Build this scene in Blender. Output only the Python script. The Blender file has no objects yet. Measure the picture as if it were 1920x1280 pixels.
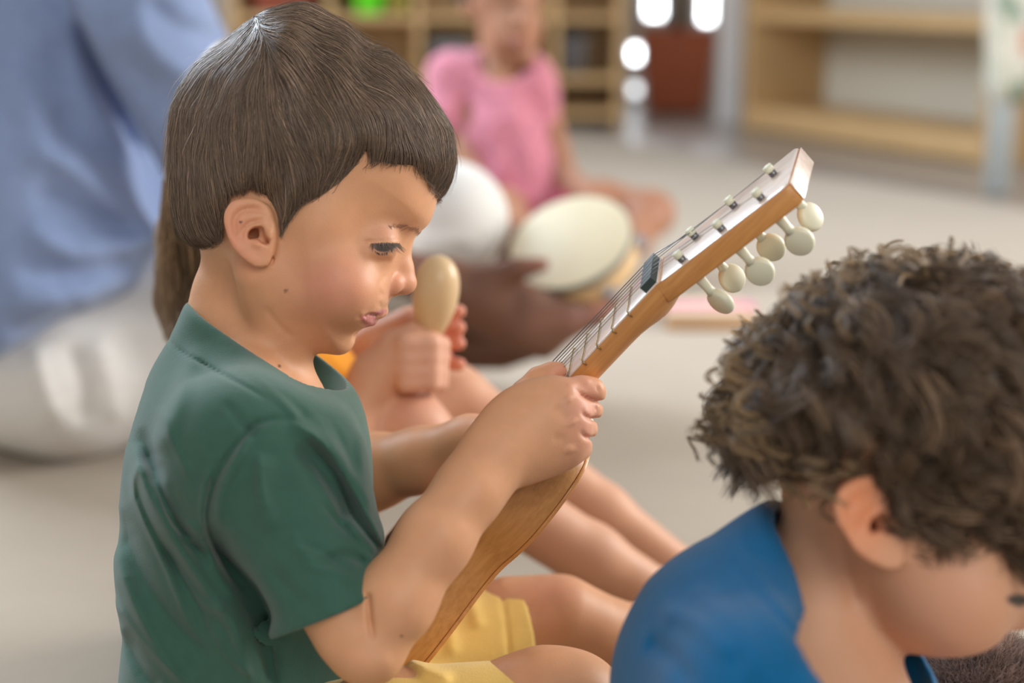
import bpy, math, random
import numpy as np
from mathutils import Vector, Matrix

random.seed(7)
RNG = np.random.default_rng(11)
SC = bpy.context.scene
COL = SC.collection

# ------------------------------------------------------------------ camera, sky, window light and added fill, exposure
F_PX = 2933.0
CAM_H = 0.567
PITCH = math.radians(13.1)
FV = np.array([0.0, math.cos(PITCH), -math.sin(PITCH)])
UV = np.array([0.0, math.sin(PITCH), math.cos(PITCH)])
RV = np.array([1.0, 0.0, 0.0])
CP = np.array([0.0, 0.0, CAM_H])

cam_data = bpy.data.cameras.new('camera')
cam = bpy.data.objects.new('camera', cam_data)
COL.objects.link(cam)
cam.location = (0, 0, CAM_H)
cam.rotation_euler = (math.pi / 2 - PITCH, 0, 0)
cam_data.sensor_width = 36.0
cam_data.lens = F_PX * 36.0 / 1920.0
cam_data.clip_start = 0.05
cam_data.dof.use_dof = True
cam_data.dof.focus_distance = 0.935
cam_data.dof.aperture_fstop = 3.2
SC.camera = cam

SC.view_settings.view_transform = 'Standard'
SC.view_settings.look = 'None'
SC.view_settings.gamma = 1.0
SC.view_settings.use_curve_mapping = False
SC.view_settings.exposure = 0.22

world = bpy.data.worlds.new('daylight')
SC.world = world
world.use_nodes = True
wbg = world.node_tree.nodes['Background']
wbg.inputs[0].default_value = (0.95, 0.97, 1.0, 1)
wbg.inputs[1].default_value = 0.40

def area(name, loc, target, size, energy, color):
    l = bpy.data.lights.new(name, 'AREA')
    l.shape = 'RECTANGLE'
    l.size, l.size_y = size
    l.energy = energy
    l.color = color
    o = bpy.data.objects.new(name, l)
    COL.objects.link(o)
    o.location = loc
    d = Vector(target) - Vector(loc)
    o.rotation_euler = d.to_track_quat('-Z', 'Y').to_euler()
    return o
# daylight through tall windows behind left and right; other two lamps are added fill
area('window_light_back_left', (-1.8, 3.0, 2.0), (0, 1.0, 0.4), (1.6, 1.5), 100, (0.74, 0.87, 1.0))
area('window_light_right', (3.0, 2.3, 1.5), (0, 1.0, 0.4), (1.6, 1.6), 112, (1.0, 0.975, 0.94))
area('fill_light_behind', (0.7, -0.95, 1.55), (-.1, 1.0, 0.35), (1.2, 1.0), 19, (1.0, 0.95, 0.88))  # added fill from behind the camera, no window there
area('fill_light_far_left', (-2.3, 4.0, 2.0), (1.3, 6.0, 0.2), (1.4, 1.4), 52, (0.97, 0.98, 1.0))  # added lamp to brighten the back panel of the right shelf

# ------------------------------------------------------------------ coordinates
def c3(px, py, D):
    """point seen at pixel (px, py) at depth D, in camera axes (right, up, depth)"""
    return np.array([(px - 960.0) / F_PX * D, (640.0 - py) / F_PX * D, D])
def to_world(V):
    V = np.asarray(V, dtype=np.float64)
    return CP + V[..., 0:1] * RV + V[..., 1:2] * UV + V[..., 2:3] * FV
def from_world(V):
    V = np.asarray(V, dtype=np.float64) - CP
    return np.stack([V @ RV, V @ UV, V @ FV], axis=-1)
def wp(px, py, D):
    return to_world(c3(px, py, D))
def proj(P):
    return 960 + F_PX * P[:, 0] / P[:, 2], 640 - F_PX * P[:, 1] / P[:, 2]
def floor_D(py):
    """depth of the floor point seen in row py"""
    t = (py - 640) / F_PX
    return CAM_H / (math.sin(PITCH) + t * math.cos(PITCH))

# ------------------------------------------------------------------ objects
def thing(name, label, cat, loc=(0, 0, 0), group=None):
    o = bpy.data.objects.new(name, None)
    COL.objects.link(o)
    o.location = loc
    o.empty_display_size = 0.05
    o['label'] = label
    o['category'] = cat
    if group: o['group'] = group
    return o
def tag(o, label=None, cat=None, group=None, kind=None):
    if label: o['label'] = label
    if cat: o['category'] = cat
    if group: o['group'] = group
    if kind: o['kind'] = kind
    return o
def grounded(W):
    W = W.copy(); W[:, 2] = np.maximum(W[:, 2], .001); return W
def link_mesh(name, verts, faces, mat, parent=None, smooth=True, color=None, origin=None):
    """verts in world space; faces an int array (n x 3 or n x 4) or a list of tuples"""
    verts = np.asarray(verts, dtype=np.float64)
    off = np.array(parent.location) if parent is not None else (np.array(origin) if origin is not None else np.zeros(3))
    if parent is not None and parent.parent is not None:
        off = off + np.array(parent.parent.location)
    me = bpy.data.meshes.new(name)
    if isinstance(faces, np.ndarray):
        n, k = faces.shape
        me.vertices.add(len(verts))
        me.vertices.foreach_set('co', (verts - off).astype(np.float32).ravel())
        me.loops.add(n * k)
        me.loops.foreach_set('vertex_index', faces.astype(np.int32).ravel())
        me.polygons.add(n)
        me.polygons.foreach_set('loop_start', (np.arange(n) * k).astype(np.int32))
        me.polygons.foreach_set('loop_total', np.full(n, k, dtype=np.int32))
        me.update(calc_edges=True)
    else:
        me.from_pydata([tuple(v) for v in (verts - off)], [], faces)
        me.update()
    me.polygons.foreach_set('use_smooth', [smooth] * len(me.polygons))
    if color is not None:
        at = me.color_attributes.new('tint', 'FLOAT_COLOR', 'POINT')
        c = np.ones((len(verts), 4), dtype=np.float32)
        c[:, :3] = color
        at.data.foreach_set('color', c.ravel())
    o = bpy.data.objects.new(name, me)
    COL.objects.link(o)
    if parent is not None:
        o.parent = parent
    elif origin is not None:
        o.location = origin
    for m in (mat if isinstance(mat, (list, tuple)) else [mat]):
        me.materials.append(m)
    return o

# ------------------------------------------------------------------ materials
def srgb(r, g, b):
    f = lambda c: c / 12.92 if c <= 0.04045 else ((c + 0.055) / 1.055) ** 2.4
    return (f(r / 255), f(g / 255), f(b / 255))
def mat(name, color, rough=0.6, spec=0.5, sss=0.0, sss_r=(1, 0.35, 0.2), sss_scale=0.01, metal=0.0, var=0.0, var_scale=20.0,
        bump=0.0, bump_scale=200.0, tint=False, sheen=0.0, emit=None, coat=0.0, stretch=None, bump2=None, trans=0.0, alpha=None):
    m = bpy.data.materials.new(name)
    m.use_nodes = True
    nt = m.node_tree
    N, L = nt.nodes, nt.links
    b = N['Principled BSDF']
    b.inputs['Roughness'].default_value = rough
    b.inputs['Specular IOR Level'].default_value = spec
    b.inputs['Metallic'].default_value = metal
    b.inputs['Sheen Weight'].default_value = sheen
    b.inputs['Coat Weight'].default_value = coat
    b.inputs['Transmission Weight'].default_value = trans
    if sheen: b.inputs['Sheen Roughness'].default_value = 0.5
    if sss:
        b.inputs['Subsurface Weight'].default_value = sss
        b.inputs['Subsurface Radius'].default_value = sss_r
        b.inputs['Subsurface Scale'].default_value = sss_scale
    b.inputs['Base Color'].default_value = (*color, 1)
    if emit:
        b.inputs['Emission Color'].default_value = (*emit[0], 1)
        b.inputs['Emission Strength'].default_value = emit[1]
    tc = N.new('ShaderNodeTexCoord')
    src = tc.outputs['Object']
    if stretch:
        mp = N.new('ShaderNodeMapping')
        mp.inputs['Scale'].default_value = stretch
        L.new(src, mp.inputs['Vector'])
        vsrc = mp.outputs['Vector']
    else:
        vsrc = src
    col = None
    if tint:
        a = N.new('ShaderNodeAttribute'); a.attribute_name = 'tint'
        col = a.outputs['Color']
    if var:
        no = N.new('ShaderNodeTexNoise')
        no.inputs['Scale'].default_value = var_scale
        no.inputs['Detail'].default_value = 5
        L.new(vsrc, no.inputs['Vector'])
        mr = N.new('ShaderNodeMapRange')
        mr.inputs['From Min'].default_value = 0.3
        mr.inputs['From Max'].default_value = 0.7
        mr.inputs['To Min'].default_value = 1 - var
        mr.inputs['To Max'].default_value = 1 + var
        L.new(no.outputs['Fac'], mr.inputs['Value'])
        mx = N.new('ShaderNodeVectorMath'); mx.operation = 'SCALE'
        if col is not None: L.new(col, mx.inputs[0])
        else: mx.inputs[0].default_value = color
        L.new(mr.outputs['Result'], mx.inputs['Scale'])
        col = mx.outputs['Vector']
    if col is not None:
        L.new(col, b.inputs['Base Color'])
    last = None
    for bs, sc_, st in ([(bump, bump_scale, 0.001)] if bump else []) + ([bump2] if bump2 else []):
        no = N.new('ShaderNodeTexNoise')
        no.inputs['Scale'].default_value = sc_
        no.inputs['Detail'].default_value = 3
        L.new(src, no.inputs['Vector'])
        bp = N.new('ShaderNodeBump')
        bp.inputs['Strength'].default_value = bs
        bp.inputs['Distance'].default_value = st
        L.new(no.outputs['Fac'], bp.inputs['Height'])
        if last is not None: L.new(last, bp.inputs['Normal'])
        last = bp.outputs['Normal']
    if last is not None:
        L.new(last, b.inputs['Normal'])
    return m

# ------------------------------------------------------------------ implicit modelling
def smin(a, b, k):
    if k <= 0: return np.minimum(a, b)
    h = np.maximum(k - np.abs(a - b), 0) / k
    return np.minimum(a, b) - h * h * k * 0.25
def smax(a, b, k):
    return -smin(-a, -b, k)
def cone(a, b, ra, rb, sz=1.0, clip=None):
    """tapering capsule; sz stretches its section along depth; clip = list of (point, normal) planes"""
    a = np.asarray(a, float); b = np.asarray(b, float)
    S = np.array([1, 1, 1 / sz])
    def f(P):
        # stretch about the axis point at the same parameter
        ab = b - a
        Q = P - a
        den = max(float((ab * S) @ (ab * S)), 1e-12)
        t = np.clip(((Q * S) @ (ab * S)) / den, 0, 1)
        R = (Q - t[:, None] * ab) * S
        d = np.sqrt((R * R).sum(1)) - (ra + (rb - ra) * t)
        d = d * min(1.0, sz)
        if clip:
            for (c, n) in clip:
                n = np.asarray(n, float); n = n / np.linalg.norm(n)
                d = np.maximum(d, (P - np.asarray(c)) @ n)
        return d
    return f
def ell(c, r, rot=None):
    """ellipsoid, radii r; rot = 3x3 rows are its axes"""
    c = np.asarray(c, float); r = np.asarray(r, float)
    def f(P):
        Q = P - c
        if rot is not None: Q = Q @ np.asarray(rot).T
        k0 = np.sqrt(((Q / r) ** 2).sum(1)) + 1e-9
        k1 = np.sqrt(((Q / (r * r)) ** 2).sum(1)) + 1e-9
        return k0 * (k0 - 1) / k1
    return f
def rot_xy(deg):
    t = math.radians(deg)
    return np.array([[math.cos(t), math.sin(t), 0], [-math.sin(t), math.cos(t), 0], [0, 0, 1]])
def poly_sd(px, py, poly):
    """signed distance to a closed polygon, negative inside"""
    d = np.full(px.shape, 1e9)
    inside = np.zeros(px.shape, bool)
    n = len(poly)
    for i in range(n):
        ax, ay = poly[i]; bx, by = poly[(i + 1) % n]
        ex, ey = bx - ax, by - ay
        wx, wy = px - ax, py - ay
        t = np.clip((wx * ex + wy * ey) / (ex * ex + ey * ey + 1e-12), 0, 1)
        d = np.minimum(d, (wx - ex * t) ** 2 + (wy - ey * t) ** 2)
        c = ((ay > py) != (by > py)) & (px < (bx - ax) * (py - ay) / (by - ay + 1e-12) + ax)
        inside ^= c
    d = np.sqrt(d)
    return np.where(inside, -d, d)
def catmull(pts, n=6, closed=True):
    pts = np.asarray(pts, float)
    out = []
    m = len(pts)
    rng = range(m) if closed else range(m - 1)
    for i in rng:
        if closed:
            p0, p1, p2, p3 = pts[i - 1], pts[i], pts[(i + 1) % m], pts[(i + 2) % m]
        else:
            p0, p1, p2, p3 = pts[max(i - 1, 0)], pts[i], pts[i + 1], pts[min(i + 2, m - 1)]
        for j in range(n):
            t = j / n
            out.append(0.5 * ((2 * p1) + (-p0 + p2) * t + (2 * p0 - 5 * p1 + 4 * p2 - p3) * t * t + (-p0 + 3 * p1 - 3 * p2 + p3) * t ** 3))
    if not closed: out.append(pts[-1])
    return np.array(out)
class Shape:
    """a list of smooth unions, cuts and displacements"""
    def __init__(self): self.ops = []
    def u(self, f, k=0.008): self.ops.append(('u', f, k)); return self
    def s(self, f, k=0.004): self.ops.append(('s', f, k)); return self
    def i(self, f, k=0.0): self.ops.append(('i', f, k)); return self
    def d(self, f): self.ops.append(('d', f, 0)); return self
    def chain(self, pts, k=0.008, sz=1.0, join=0.002):
        """pts = (px, py, D, radius in pixels[, sz])"""
        P = [(c3(p[0], p[1], p[2]), p[3] * p[2] / F_PX) for p in pts]
        fs = [cone(P[i][0], P[i + 1][0], P[i][1], P[i + 1][1], sz) for i in range(len(P) - 1)]
        if len(P) == 1: fs = [cone(P[0][0], P[0][0] + 1e-5, P[0][1], P[0][1], sz)]
        def f(Q):
            d = fs[0](Q)
            for g in fs[1:]: d = smin(d, g(Q), join)
            return d
        self.ops.append(('u', f, k)); return self
    def __call__(self, P, ops=None):
        d = None
        for (op, f, k) in (self.ops if ops is None else ops):
            if op == 'u':
                v = f(P); d = v if d is None else smin(d, v, k)
            elif d is None:
                return np.full(len(P), 1.0)
            elif op == 's': d = smax(d, -f(P), k)
            elif op == 'i': d = smax(d, f(P), k)
            else: d = f(P, d)
        return np.full(len(P), 1.0) if d is None else d
def surface(shape, lo, hi, h, B=22, slack=1.35):
    """surface nets over the active blocks of a box (camera axes); returns verts, quads"""
    lo = np.asarray(lo, float); hi = np.asarray(hi, float)
    n = np.ceil((hi - lo) / h).astype(int) + 1
    nb = np.ceil(n / B).astype(int)
    NX, NY, NZ = (int(v) for v in nb * B + 2)
    idx = np.stack(np.meshgrid(*[np.arange(k) for k in nb], indexing='ij'), -1).reshape(-1, 3)
    cen = lo + (idx * B + B / 2) * h
    hd = 0.5 * math.sqrt(3) * B * h
    vals = []
    ops = shape.ops
    cols = [np.abs(np.zeros(len(cen)))] * len(ops)
    near = np.zeros((len(cen), len(ops)), bool)
    for j, (op, f, k) in enumerate(ops):
        if op == 'd': near[:, j] = True; continue
        v = f(cen)
        if op == 'i': near[:, j] = v > -(hd * slack + k)
        else: near[:, j] = v < hd * slack + 2.2 * k + 0.012
    dc = shape(cen)
    act = np.abs(dc) < hd * slack + 0.006
    g = np.arange(B + 1)
    off = np.stack(np.meshgrid(g, g, g, indexing='ij'), -1).reshape(-1, 3)
    offh = off * h
    V, VI, Q = [], [], []
    def cid(i, j, k): return (i.astype(np.int64) * NY + j) * NZ + k
    E = [(0, 0, 0, 1, 0, 0), (0, 1, 0, 1, 1, 0), (0, 0, 1, 1, 0, 1), (0, 1, 1, 1, 1, 1),
         (0, 0, 0, 0, 1, 0), (1, 0, 0, 1, 1, 0), (0, 0, 1, 0, 1, 1), (1, 0, 1, 1, 1, 1),
         (0, 0, 0, 0, 0, 1), (1, 0, 0, 1, 0, 1), (0, 1, 0, 0, 1, 1), (1, 1, 0, 1, 1, 1)]
    for bi in np.nonzero(act)[0]:
        sub = [o for o, q in zip(ops, near[bi]) if q]
        if not any(o[0] == 'u' for o in sub): continue
        base = idx[bi] * B
        F = shape(lo + base * h + offh, sub).reshape(B + 1, B + 1, B + 1)
        neg = F < 0
        if neg.all() or not neg.any(): continue
        s = np.zeros((B, B, B), int)
        for a in (0, 1):
            for b in (0, 1):
                for c in (0, 1):
                    s += neg[a:B + a, b:B + b, c:B + c]
        I, J, K = np.nonzero((s > 0) & (s < 8))
        acc = np.zeros((len(I), 3)); cnt = np.zeros(len(I))
        for (a, b, c, a2, b2, c2) in E:
            f0 = F[I + a, J + b, K + c]; f1 = F[I + a2, J + b2, K + c2]
            cr = (f0 < 0) != (f1 < 0)
            t = np.where(cr, f0 / np.where(cr, f0 - f1, 1), 0)
            p = np.stack([I + a + t * (a2 - a), J + b + t * (b2 - b), K + c + t * (c2 - c)], -1)
            acc += np.where(cr[:, None], p, 0); cnt += cr
        V.append(lo + (base + acc / cnt[:, None]) * h)
        VI.append(cid(base[0] + I, base[1] + J, base[2] + K))
        for ax in range(3):
            sl0 = [slice(0, B)] * 3; sl1 = [slice(0, B)] * 3; sl1[ax] = slice(1, B + 1)
            A, Bn = neg[tuple(sl0)], neg[tuple(sl1)]
            i, j, k = np.nonzero(A != Bn)
            fl = A[i, j, k]
            i = i + base[0]; j = j + base[1]; k = k + base[2]
            if ax == 0: q = [cid(i, j - 1, k - 1), cid(i, j, k - 1), cid(i, j, k), cid(i, j - 1, k)]
            elif ax == 1: q = [cid(i - 1, j, k - 1), cid(i - 1, j, k), cid(i, j, k), cid(i, j, k - 1)]
            else: q = [cid(i - 1, j - 1, k), cid(i, j - 1, k), cid(i, j, k), cid(i - 1, j, k)]
            q = np.stack(q, -1)
            # camera axes are left handed once moved to the world, so the winding is flipped here
            q[fl] = q[fl][:, ::-1]
            Q.append(q)
    V = np.concatenate(V); VI = np.concatenate(VI); Q = np.concatenate(Q)
    o = np.argsort(VI); VI = VI[o]; V = V[o]
    pos = np.clip(np.searchsorted(VI, Q), 0, len(VI) - 1)
    ok = (VI[pos] == Q).all(1)
    return V, pos[ok]
def smooth_pass(V, Q, n=1, lam=0.5):
    for _ in range(n):
        acc = np.zeros_like(V); cnt = np.zeros(len(V))
        for a in range(4):
            b = (a + 1) % 4
            for c in range(3):
                acc[:, c] += np.bincount(Q[:, a], V[Q[:, b], c], len(V)) + np.bincount(Q[:, b], V[Q[:, a], c], len(V))
            cnt += np.bincount(Q[:, a], minlength=len(V)) + np.bincount(Q[:, b], minlength=len(V))
        V = V * (1 - lam) + lam * acc / np.maximum(cnt, 1)[:, None]
    return V
def grad(f, P, e=5e-4):
    d0 = f(P)
    g = np.stack([f(P + np.eye(3)[a] * e) - d0 for a in range(3)], -1)
    return d0, g / (np.linalg.norm(g, axis=1, keepdims=True) + 1e-9)
def polyline_d(px, py, line, ends=(.2, .2)):
    d = np.full(px.shape, 1e9); par = np.zeros(px.shape)
    for i in range(len(line) - 1):
        ax, ay = line[i]; bx, by = line[i + 1]
        ex, ey = bx - ax, by - ay
        t = np.clip(((px - ax) * ex + (py - ay) * ey) / (ex * ex + ey * ey + 1e-9), 0, 1)
        q = (px - ax - ex * t) ** 2 + (py - ay - ey * t) ** 2
        par = np.where(q < d, (i + t) / (len(line) - 1), par)
        d = np.minimum(d, q)
    # fade towards the two ends so that a fold dies out
    w = np.ones(px.shape)
    if ends[0] > 0: w *= np.clip(par / ends[0], 0, 1)
    if ends[1] > 0: w *= np.clip((1 - par) / ends[1], 0, 1)
    return np.sqrt(d), w
def mirrored(D):
    def f(P):
        Q = P.copy(); Q[:, 2] = D - np.abs(P[:, 2] - D)
        return proj(Q)
    return f
def pits(polys, near_D=None, px=proj):
    """sunken areas: polys = (outline in px, depth in mm, edge softness in px)"""
    L = [(catmull(l, 3), a, w) for (l, a, w) in polys]
    def f(P, d):
        m = np.abs(d) < 0.02
        if near_D is not None: m &= P[:, 2] < near_D
        if not m.any(): return d
        x, y = px(P)
        xm, ym = x[m], y[m]
        out = np.zeros(len(xm))
        for (l, a, w) in L:
            lo, hi = l.min(0) - 2 * w, l.max(0) + 2 * w
            if hi[0] < xm.min() or lo[0] > xm.max() or hi[1] < ym.min() or lo[1] > ym.max(): continue
            t = np.clip(0.5 - poly_sd(xm, ym, l) / (2 * w), 0, 1)
            out += a * 0.001 * t * t * (3 - 2 * t)
        if near_D is not None: out *= np.clip((near_D - P[m, 2]) / 0.008, 0, 1)
        add = np.zeros(len(P)); add[m] = out
        return d + add
    return f
def folds(lines, near_D=None, px=proj, fade=0.012):
    """displacement: lines = (list of (px, py), height in mm (+ ridge, - groove), width in px)"""
    L = [(catmull(q[0], 3, False), q[1], q[2], q[3] if len(q) > 3 else (.2, .2)) for q in lines]
    L = [(l, l.min(0) - 3 * w, l.max(0) + 3 * w, a, w, e) for (l, a, w, e) in L]
    def f(P, d):
        x, y = px(P)
        m = np.abs(d) < 0.02
        if near_D is not None: m &= P[:, 2] < near_D
        if not m.any(): return d
        add = np.zeros(len(P))
        xm, ym = x[m], y[m]
        out = np.zeros(len(xm))
        x0, x1, y0, y1 = xm.min(), xm.max(), ym.min(), ym.max()
        for (l, lo, hi, a, w, e) in L:
            if hi[0] < x0 or lo[0] > x1 or hi[1] < y0 or lo[1] > y1: continue
            q, wt = polyline_d(xm, ym, l, e)
            out += a * 0.001 * np.exp(-(q / w) ** 2) * wt
        if near_D is not None: out *= np.clip((near_D - P[m, 2]) / fade, 0, 1)
        add[m] = out
        return d - add
    return f
def ridge_noise(freq, amp, seed=0, axes=(1, 1, 1)):
    r = np.random.default_rng(seed)
    K = r.normal(size=(7, 3)) * np.asarray(axes)
    K = K / np.linalg.norm(K, axis=1, keepdims=True) * freq * r.uniform(0.6, 1.6, (7, 1))
    ph = r.uniform(0, 6.28, 7)
    def f(P, d):
        s = np.zeros(len(P))
        for k, p in zip(K, ph): s += np.sin(P @ k + p)
        return d - amp * s / 3
    return f
def strands(name, pts, rad, mat_, parent, taper=0.35, color=None):
    """pts: N x M x 3 in camera axes; each a thin three sided tube"""
    W = to_world(pts)
    n, m, _ = W.shape
    T = np.gradient(W, axis=1)
    T /= np.linalg.norm(T, axis=2, keepdims=True) + 1e-12
    ref = np.array([0.31, -0.72, 0.62])
    A = np.cross(T, ref); A /= np.linalg.norm(A, axis=2, keepdims=True) + 1e-9
    Bv = np.cross(T, A)
    r = np.broadcast_to(np.asarray(rad).reshape(-1, 1), (n, m)) * (1 - (1 - taper) * np.linspace(0, 1, m) ** 2)[None]
    V = np.empty((n, m, 3, 3))
    for q in range(3):
        a = q * 2 * math.pi / 3
        V[:, :, q] = W + (A * math.cos(a) + Bv * math.sin(a)) * r[..., None]
    base = (np.arange(n)[:, None] * m + np.arange(m - 1)[None]) * 3
    F = []
    for q in range(3):
        q2 = (q + 1) % 3
        F.append(np.stack([base + q, base + q2, base + 3 + q2, base + 3 + q], -1).reshape(-1, 4))
    F = np.concatenate(F)
    col = None
    if color is not None:
        col = np.repeat(color, m * 3, axis=0) if color.ndim == 2 else None
    return link_mesh(name, V.reshape(-1, 3), F, mat_, parent, True, col)
# ------------------------------------------------------------------ shared materials
M = {}
M['skin'] = mat('skin_light', (0.6, 0.34, 0.22), rough=0.48, spec=0.32, sss=0.22, sss_scale=0.012, tint=True, bump=0.12, bump_scale=900, var=0.05, var_scale=60)
M['skin_far'] = mat('skin_plain', (0.6, 0.34, 0.22), rough=0.5, spec=0.32, tint=True, sheen=0.05)
def skin_color(P, base, blobs=()):
    c = np.tile(np.array(base, float), (len(P), 1))
    for (cen, r, colr, amt) in blobs:
        q = np.sqrt((((P - np.asarray(cen)) / np.asarray(r)) ** 2).sum(1))
        w = np.clip(amt * np.exp(-q ** 2 * 1.2), 0, 1)[:, None] if amt < 2 else np.clip((1.15 - q) / 0.3, 0, 1)[:, None]
        c = c * (1 - w) + np.array(colr) * w
    return c
def profile_mass(poly, D, ctrl, expo=2.4):
    """a head or torso mass: closed side outline (pixels at depth D) swelling to a half width; ctrl = (px, py, half width m, rounding m)"""
    s = D / F_PX
    pl = catmull(poly, 4)
    pl = np.stack([(pl[:, 0] - 960) * s, (640 - pl[:, 1]) * s], -1)
    cx = np.array([[(c[0] - 960) * s, (640 - c[1]) * s] for c in ctrl])
    cw = np.array([c[2] for c in ctrl]); cr = np.array([c[3] for c in ctrl])
    def f(P):
        x, y, z = P[:, 0], P[:, 1], np.abs(P[:, 2] - D)
        d = poly_sd(x, y, pl)
        w = 1 / (((x[:, None] - cx[None, :, 0]) ** 2 + (y[:, None] - cx[None, :, 1]) ** 2) + 1e-4) ** 1.5
        w /= w.sum(1, keepdims=True)
        W = w @ cw; R = w @ cr
        a = np.maximum(R + d, 0) / R
        g = (a ** expo + (z / W) ** expo) ** (1 / expo)
        # distance estimate: scale by the local size
        gr = np.where(g > 1e-6, ((a / np.maximum(g, 1e-6)) ** (2 * (expo - 1)) / R ** 2 + (z / W / np.maximum(g, 1e-6)) ** (2 * (expo - 1)) / W ** 2) ** 0.5, 1 / W)
        return (g - 1) / np.maximum(gr, 1 / 0.08)
    return f

def resample(PT, stop):
    """spread the points of each strand over the part it has grown"""
    n, m, _ = PT.shape
    t = np.linspace(0, 1, m)[None] * np.maximum(stop, .01)[:, None]
    i0 = np.minimum(t.astype(int), m - 2); fr = (t - i0)[..., None]
    r = np.arange(n)[:, None]
    return PT[r, i0] * (1 - fr) + PT[r, i0 + 1] * fr

def on_surface(S, px, py, D0, D1, n=70):
    """first point of the shape met by the sight line through each pixel"""
    px = np.asarray(px, float); py = np.asarray(py, float)
    def at(D): return np.stack([(px - 960) / F_PX * D, (640 - py) / F_PX * D, D], -1)
    lo = np.full(len(px), D0); hit = np.zeros(len(px), bool); hi = np.full(len(px), D1)
    for D in np.linspace(D0, D1, n):
        d = S(at(np.full(len(px), D)))
        new = (~hit) & (d < 0); hi[new] = D; hit |= new
        lo[~hit] = D
    for _ in range(12):
        m = (lo + hi) / 2; ins = S(at(m)) < 0
        hi = np.where(ins, m, hi); lo = np.where(ins, lo, m)
    return at(hi), hit
# ------------------------------------------------------------------ the boy with the guitar
HD = 0.97                                  # depth of his mid plane
def hp(px, py, z):                         # pixel of the mid plane, moved z metres in depth (towards the camera negative)
    v = c3(px, py, HD); v[2] += z; return v
def tp(px, py, z):                         # seen at that pixel on the near half, mirrored when z > 0
    v = c3(px, py, HD - abs(z)); v[2] = HD + z; return v
EAR = [(464, 370), (439, 376), (425, 393), (421, 412), (425, 434), (434, 459), (450, 480), (472, 498), (487, 503), (501, 499), (509, 488), (512, 465), (514, 440), (512, 410), (507, 390), (494, 377), (480, 371)]
def ear_shape(S, cx, cy, D, s=1.0, ang=0.0, flare=0.30, sgn=1):
    """ear seen from its side; (cx, cy) centre, s = scale (1 = 132 px tall at 0.9 m), ang degrees"""
    m = 0.9 / F_PX * s
    t = math.radians(ang)
    ct, st = math.cos(t), math.sin(t)
    c0 = c3(cx, cy, D)
    pl = catmull(EAR, 4) - np.array([468, 437])
    pl = np.stack([pl[:, 0] * m, -pl[:, 1] * m], -1)
    def f(P):
        X = P - c0
        x = X[:, 0] * ct - X[:, 1] * st; y = X[:, 0] * st + X[:, 1] * ct
        d2 = poly_sd(x, y, pl)
        z = (X[:, 2] - x * flare) * sgn
        bulge = 0.0016 * s * np.clip(1 + d2 / (9 * m), 0, 1)      # thicker rim
        return smax(d2 + 0.0004, np.abs(z) - 0.0034 * s - bulge, 0.0045 * s)
    S.u(f, 0.0035)
    S.u(ell(c0 + np.array([22 * m, 0, sgn * .008 * s]), (.008 * s, .016 * s, .010 * s)), 0.004)
def ear_px(cx, cy, s_px=1.0, ang=0.0):
    """map ear pixels around (468, 437) to a place, scale and turn in the picture plane"""
    t = math.radians(ang)
    def g(l):
        l = np.asarray(l, float) - np.array([468, 437])
        x = (l[:, 0] * math.cos(t) + l[:, 1] * -math.sin(t)) * s_px
        y = (l[:, 0] * math.sin(t) + l[:, 1] * math.cos(t)) * s_px
        return [(cx + a, cy + b) for a, b in zip(x, y)]
    return g
def ear_relief(g, k=1.0):
    F = [(g([(496, 404), (488, 394), (470, 391), (453, 395), (442, 406), (439, 418), (441, 434), (447, 448), (458, 461)]), -2.0 * k, 5.0 * k),
         (g([(488, 396), (472, 397), (458, 402)]), -.5 * k, 6 * k),
         (g([(495, 406), (482, 414), (469, 418), (458, 427), (453, 438), (458, 449)]), -1.9 * k, 4.2 * k),
         (g([(505, 428), (506, 440), (503, 448)]), 1.6 * k, 4.5 * k), (g([(472, 457), (482, 459), (489, 463)]), 1.2 * k, 5 * k),
         (g([(512, 478), (511, 490), (506, 497)]), -1.6 * k, 2.6 * k)]
    Pq = [(g([(465, 448), (467, 435), (475, 428), (492, 425), (496, 440), (504, 452), (502, 458), (492, 456), (484, 449), (475, 447)]), 5.5 * k, 2.6 * k)]
    return F, Pq

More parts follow.
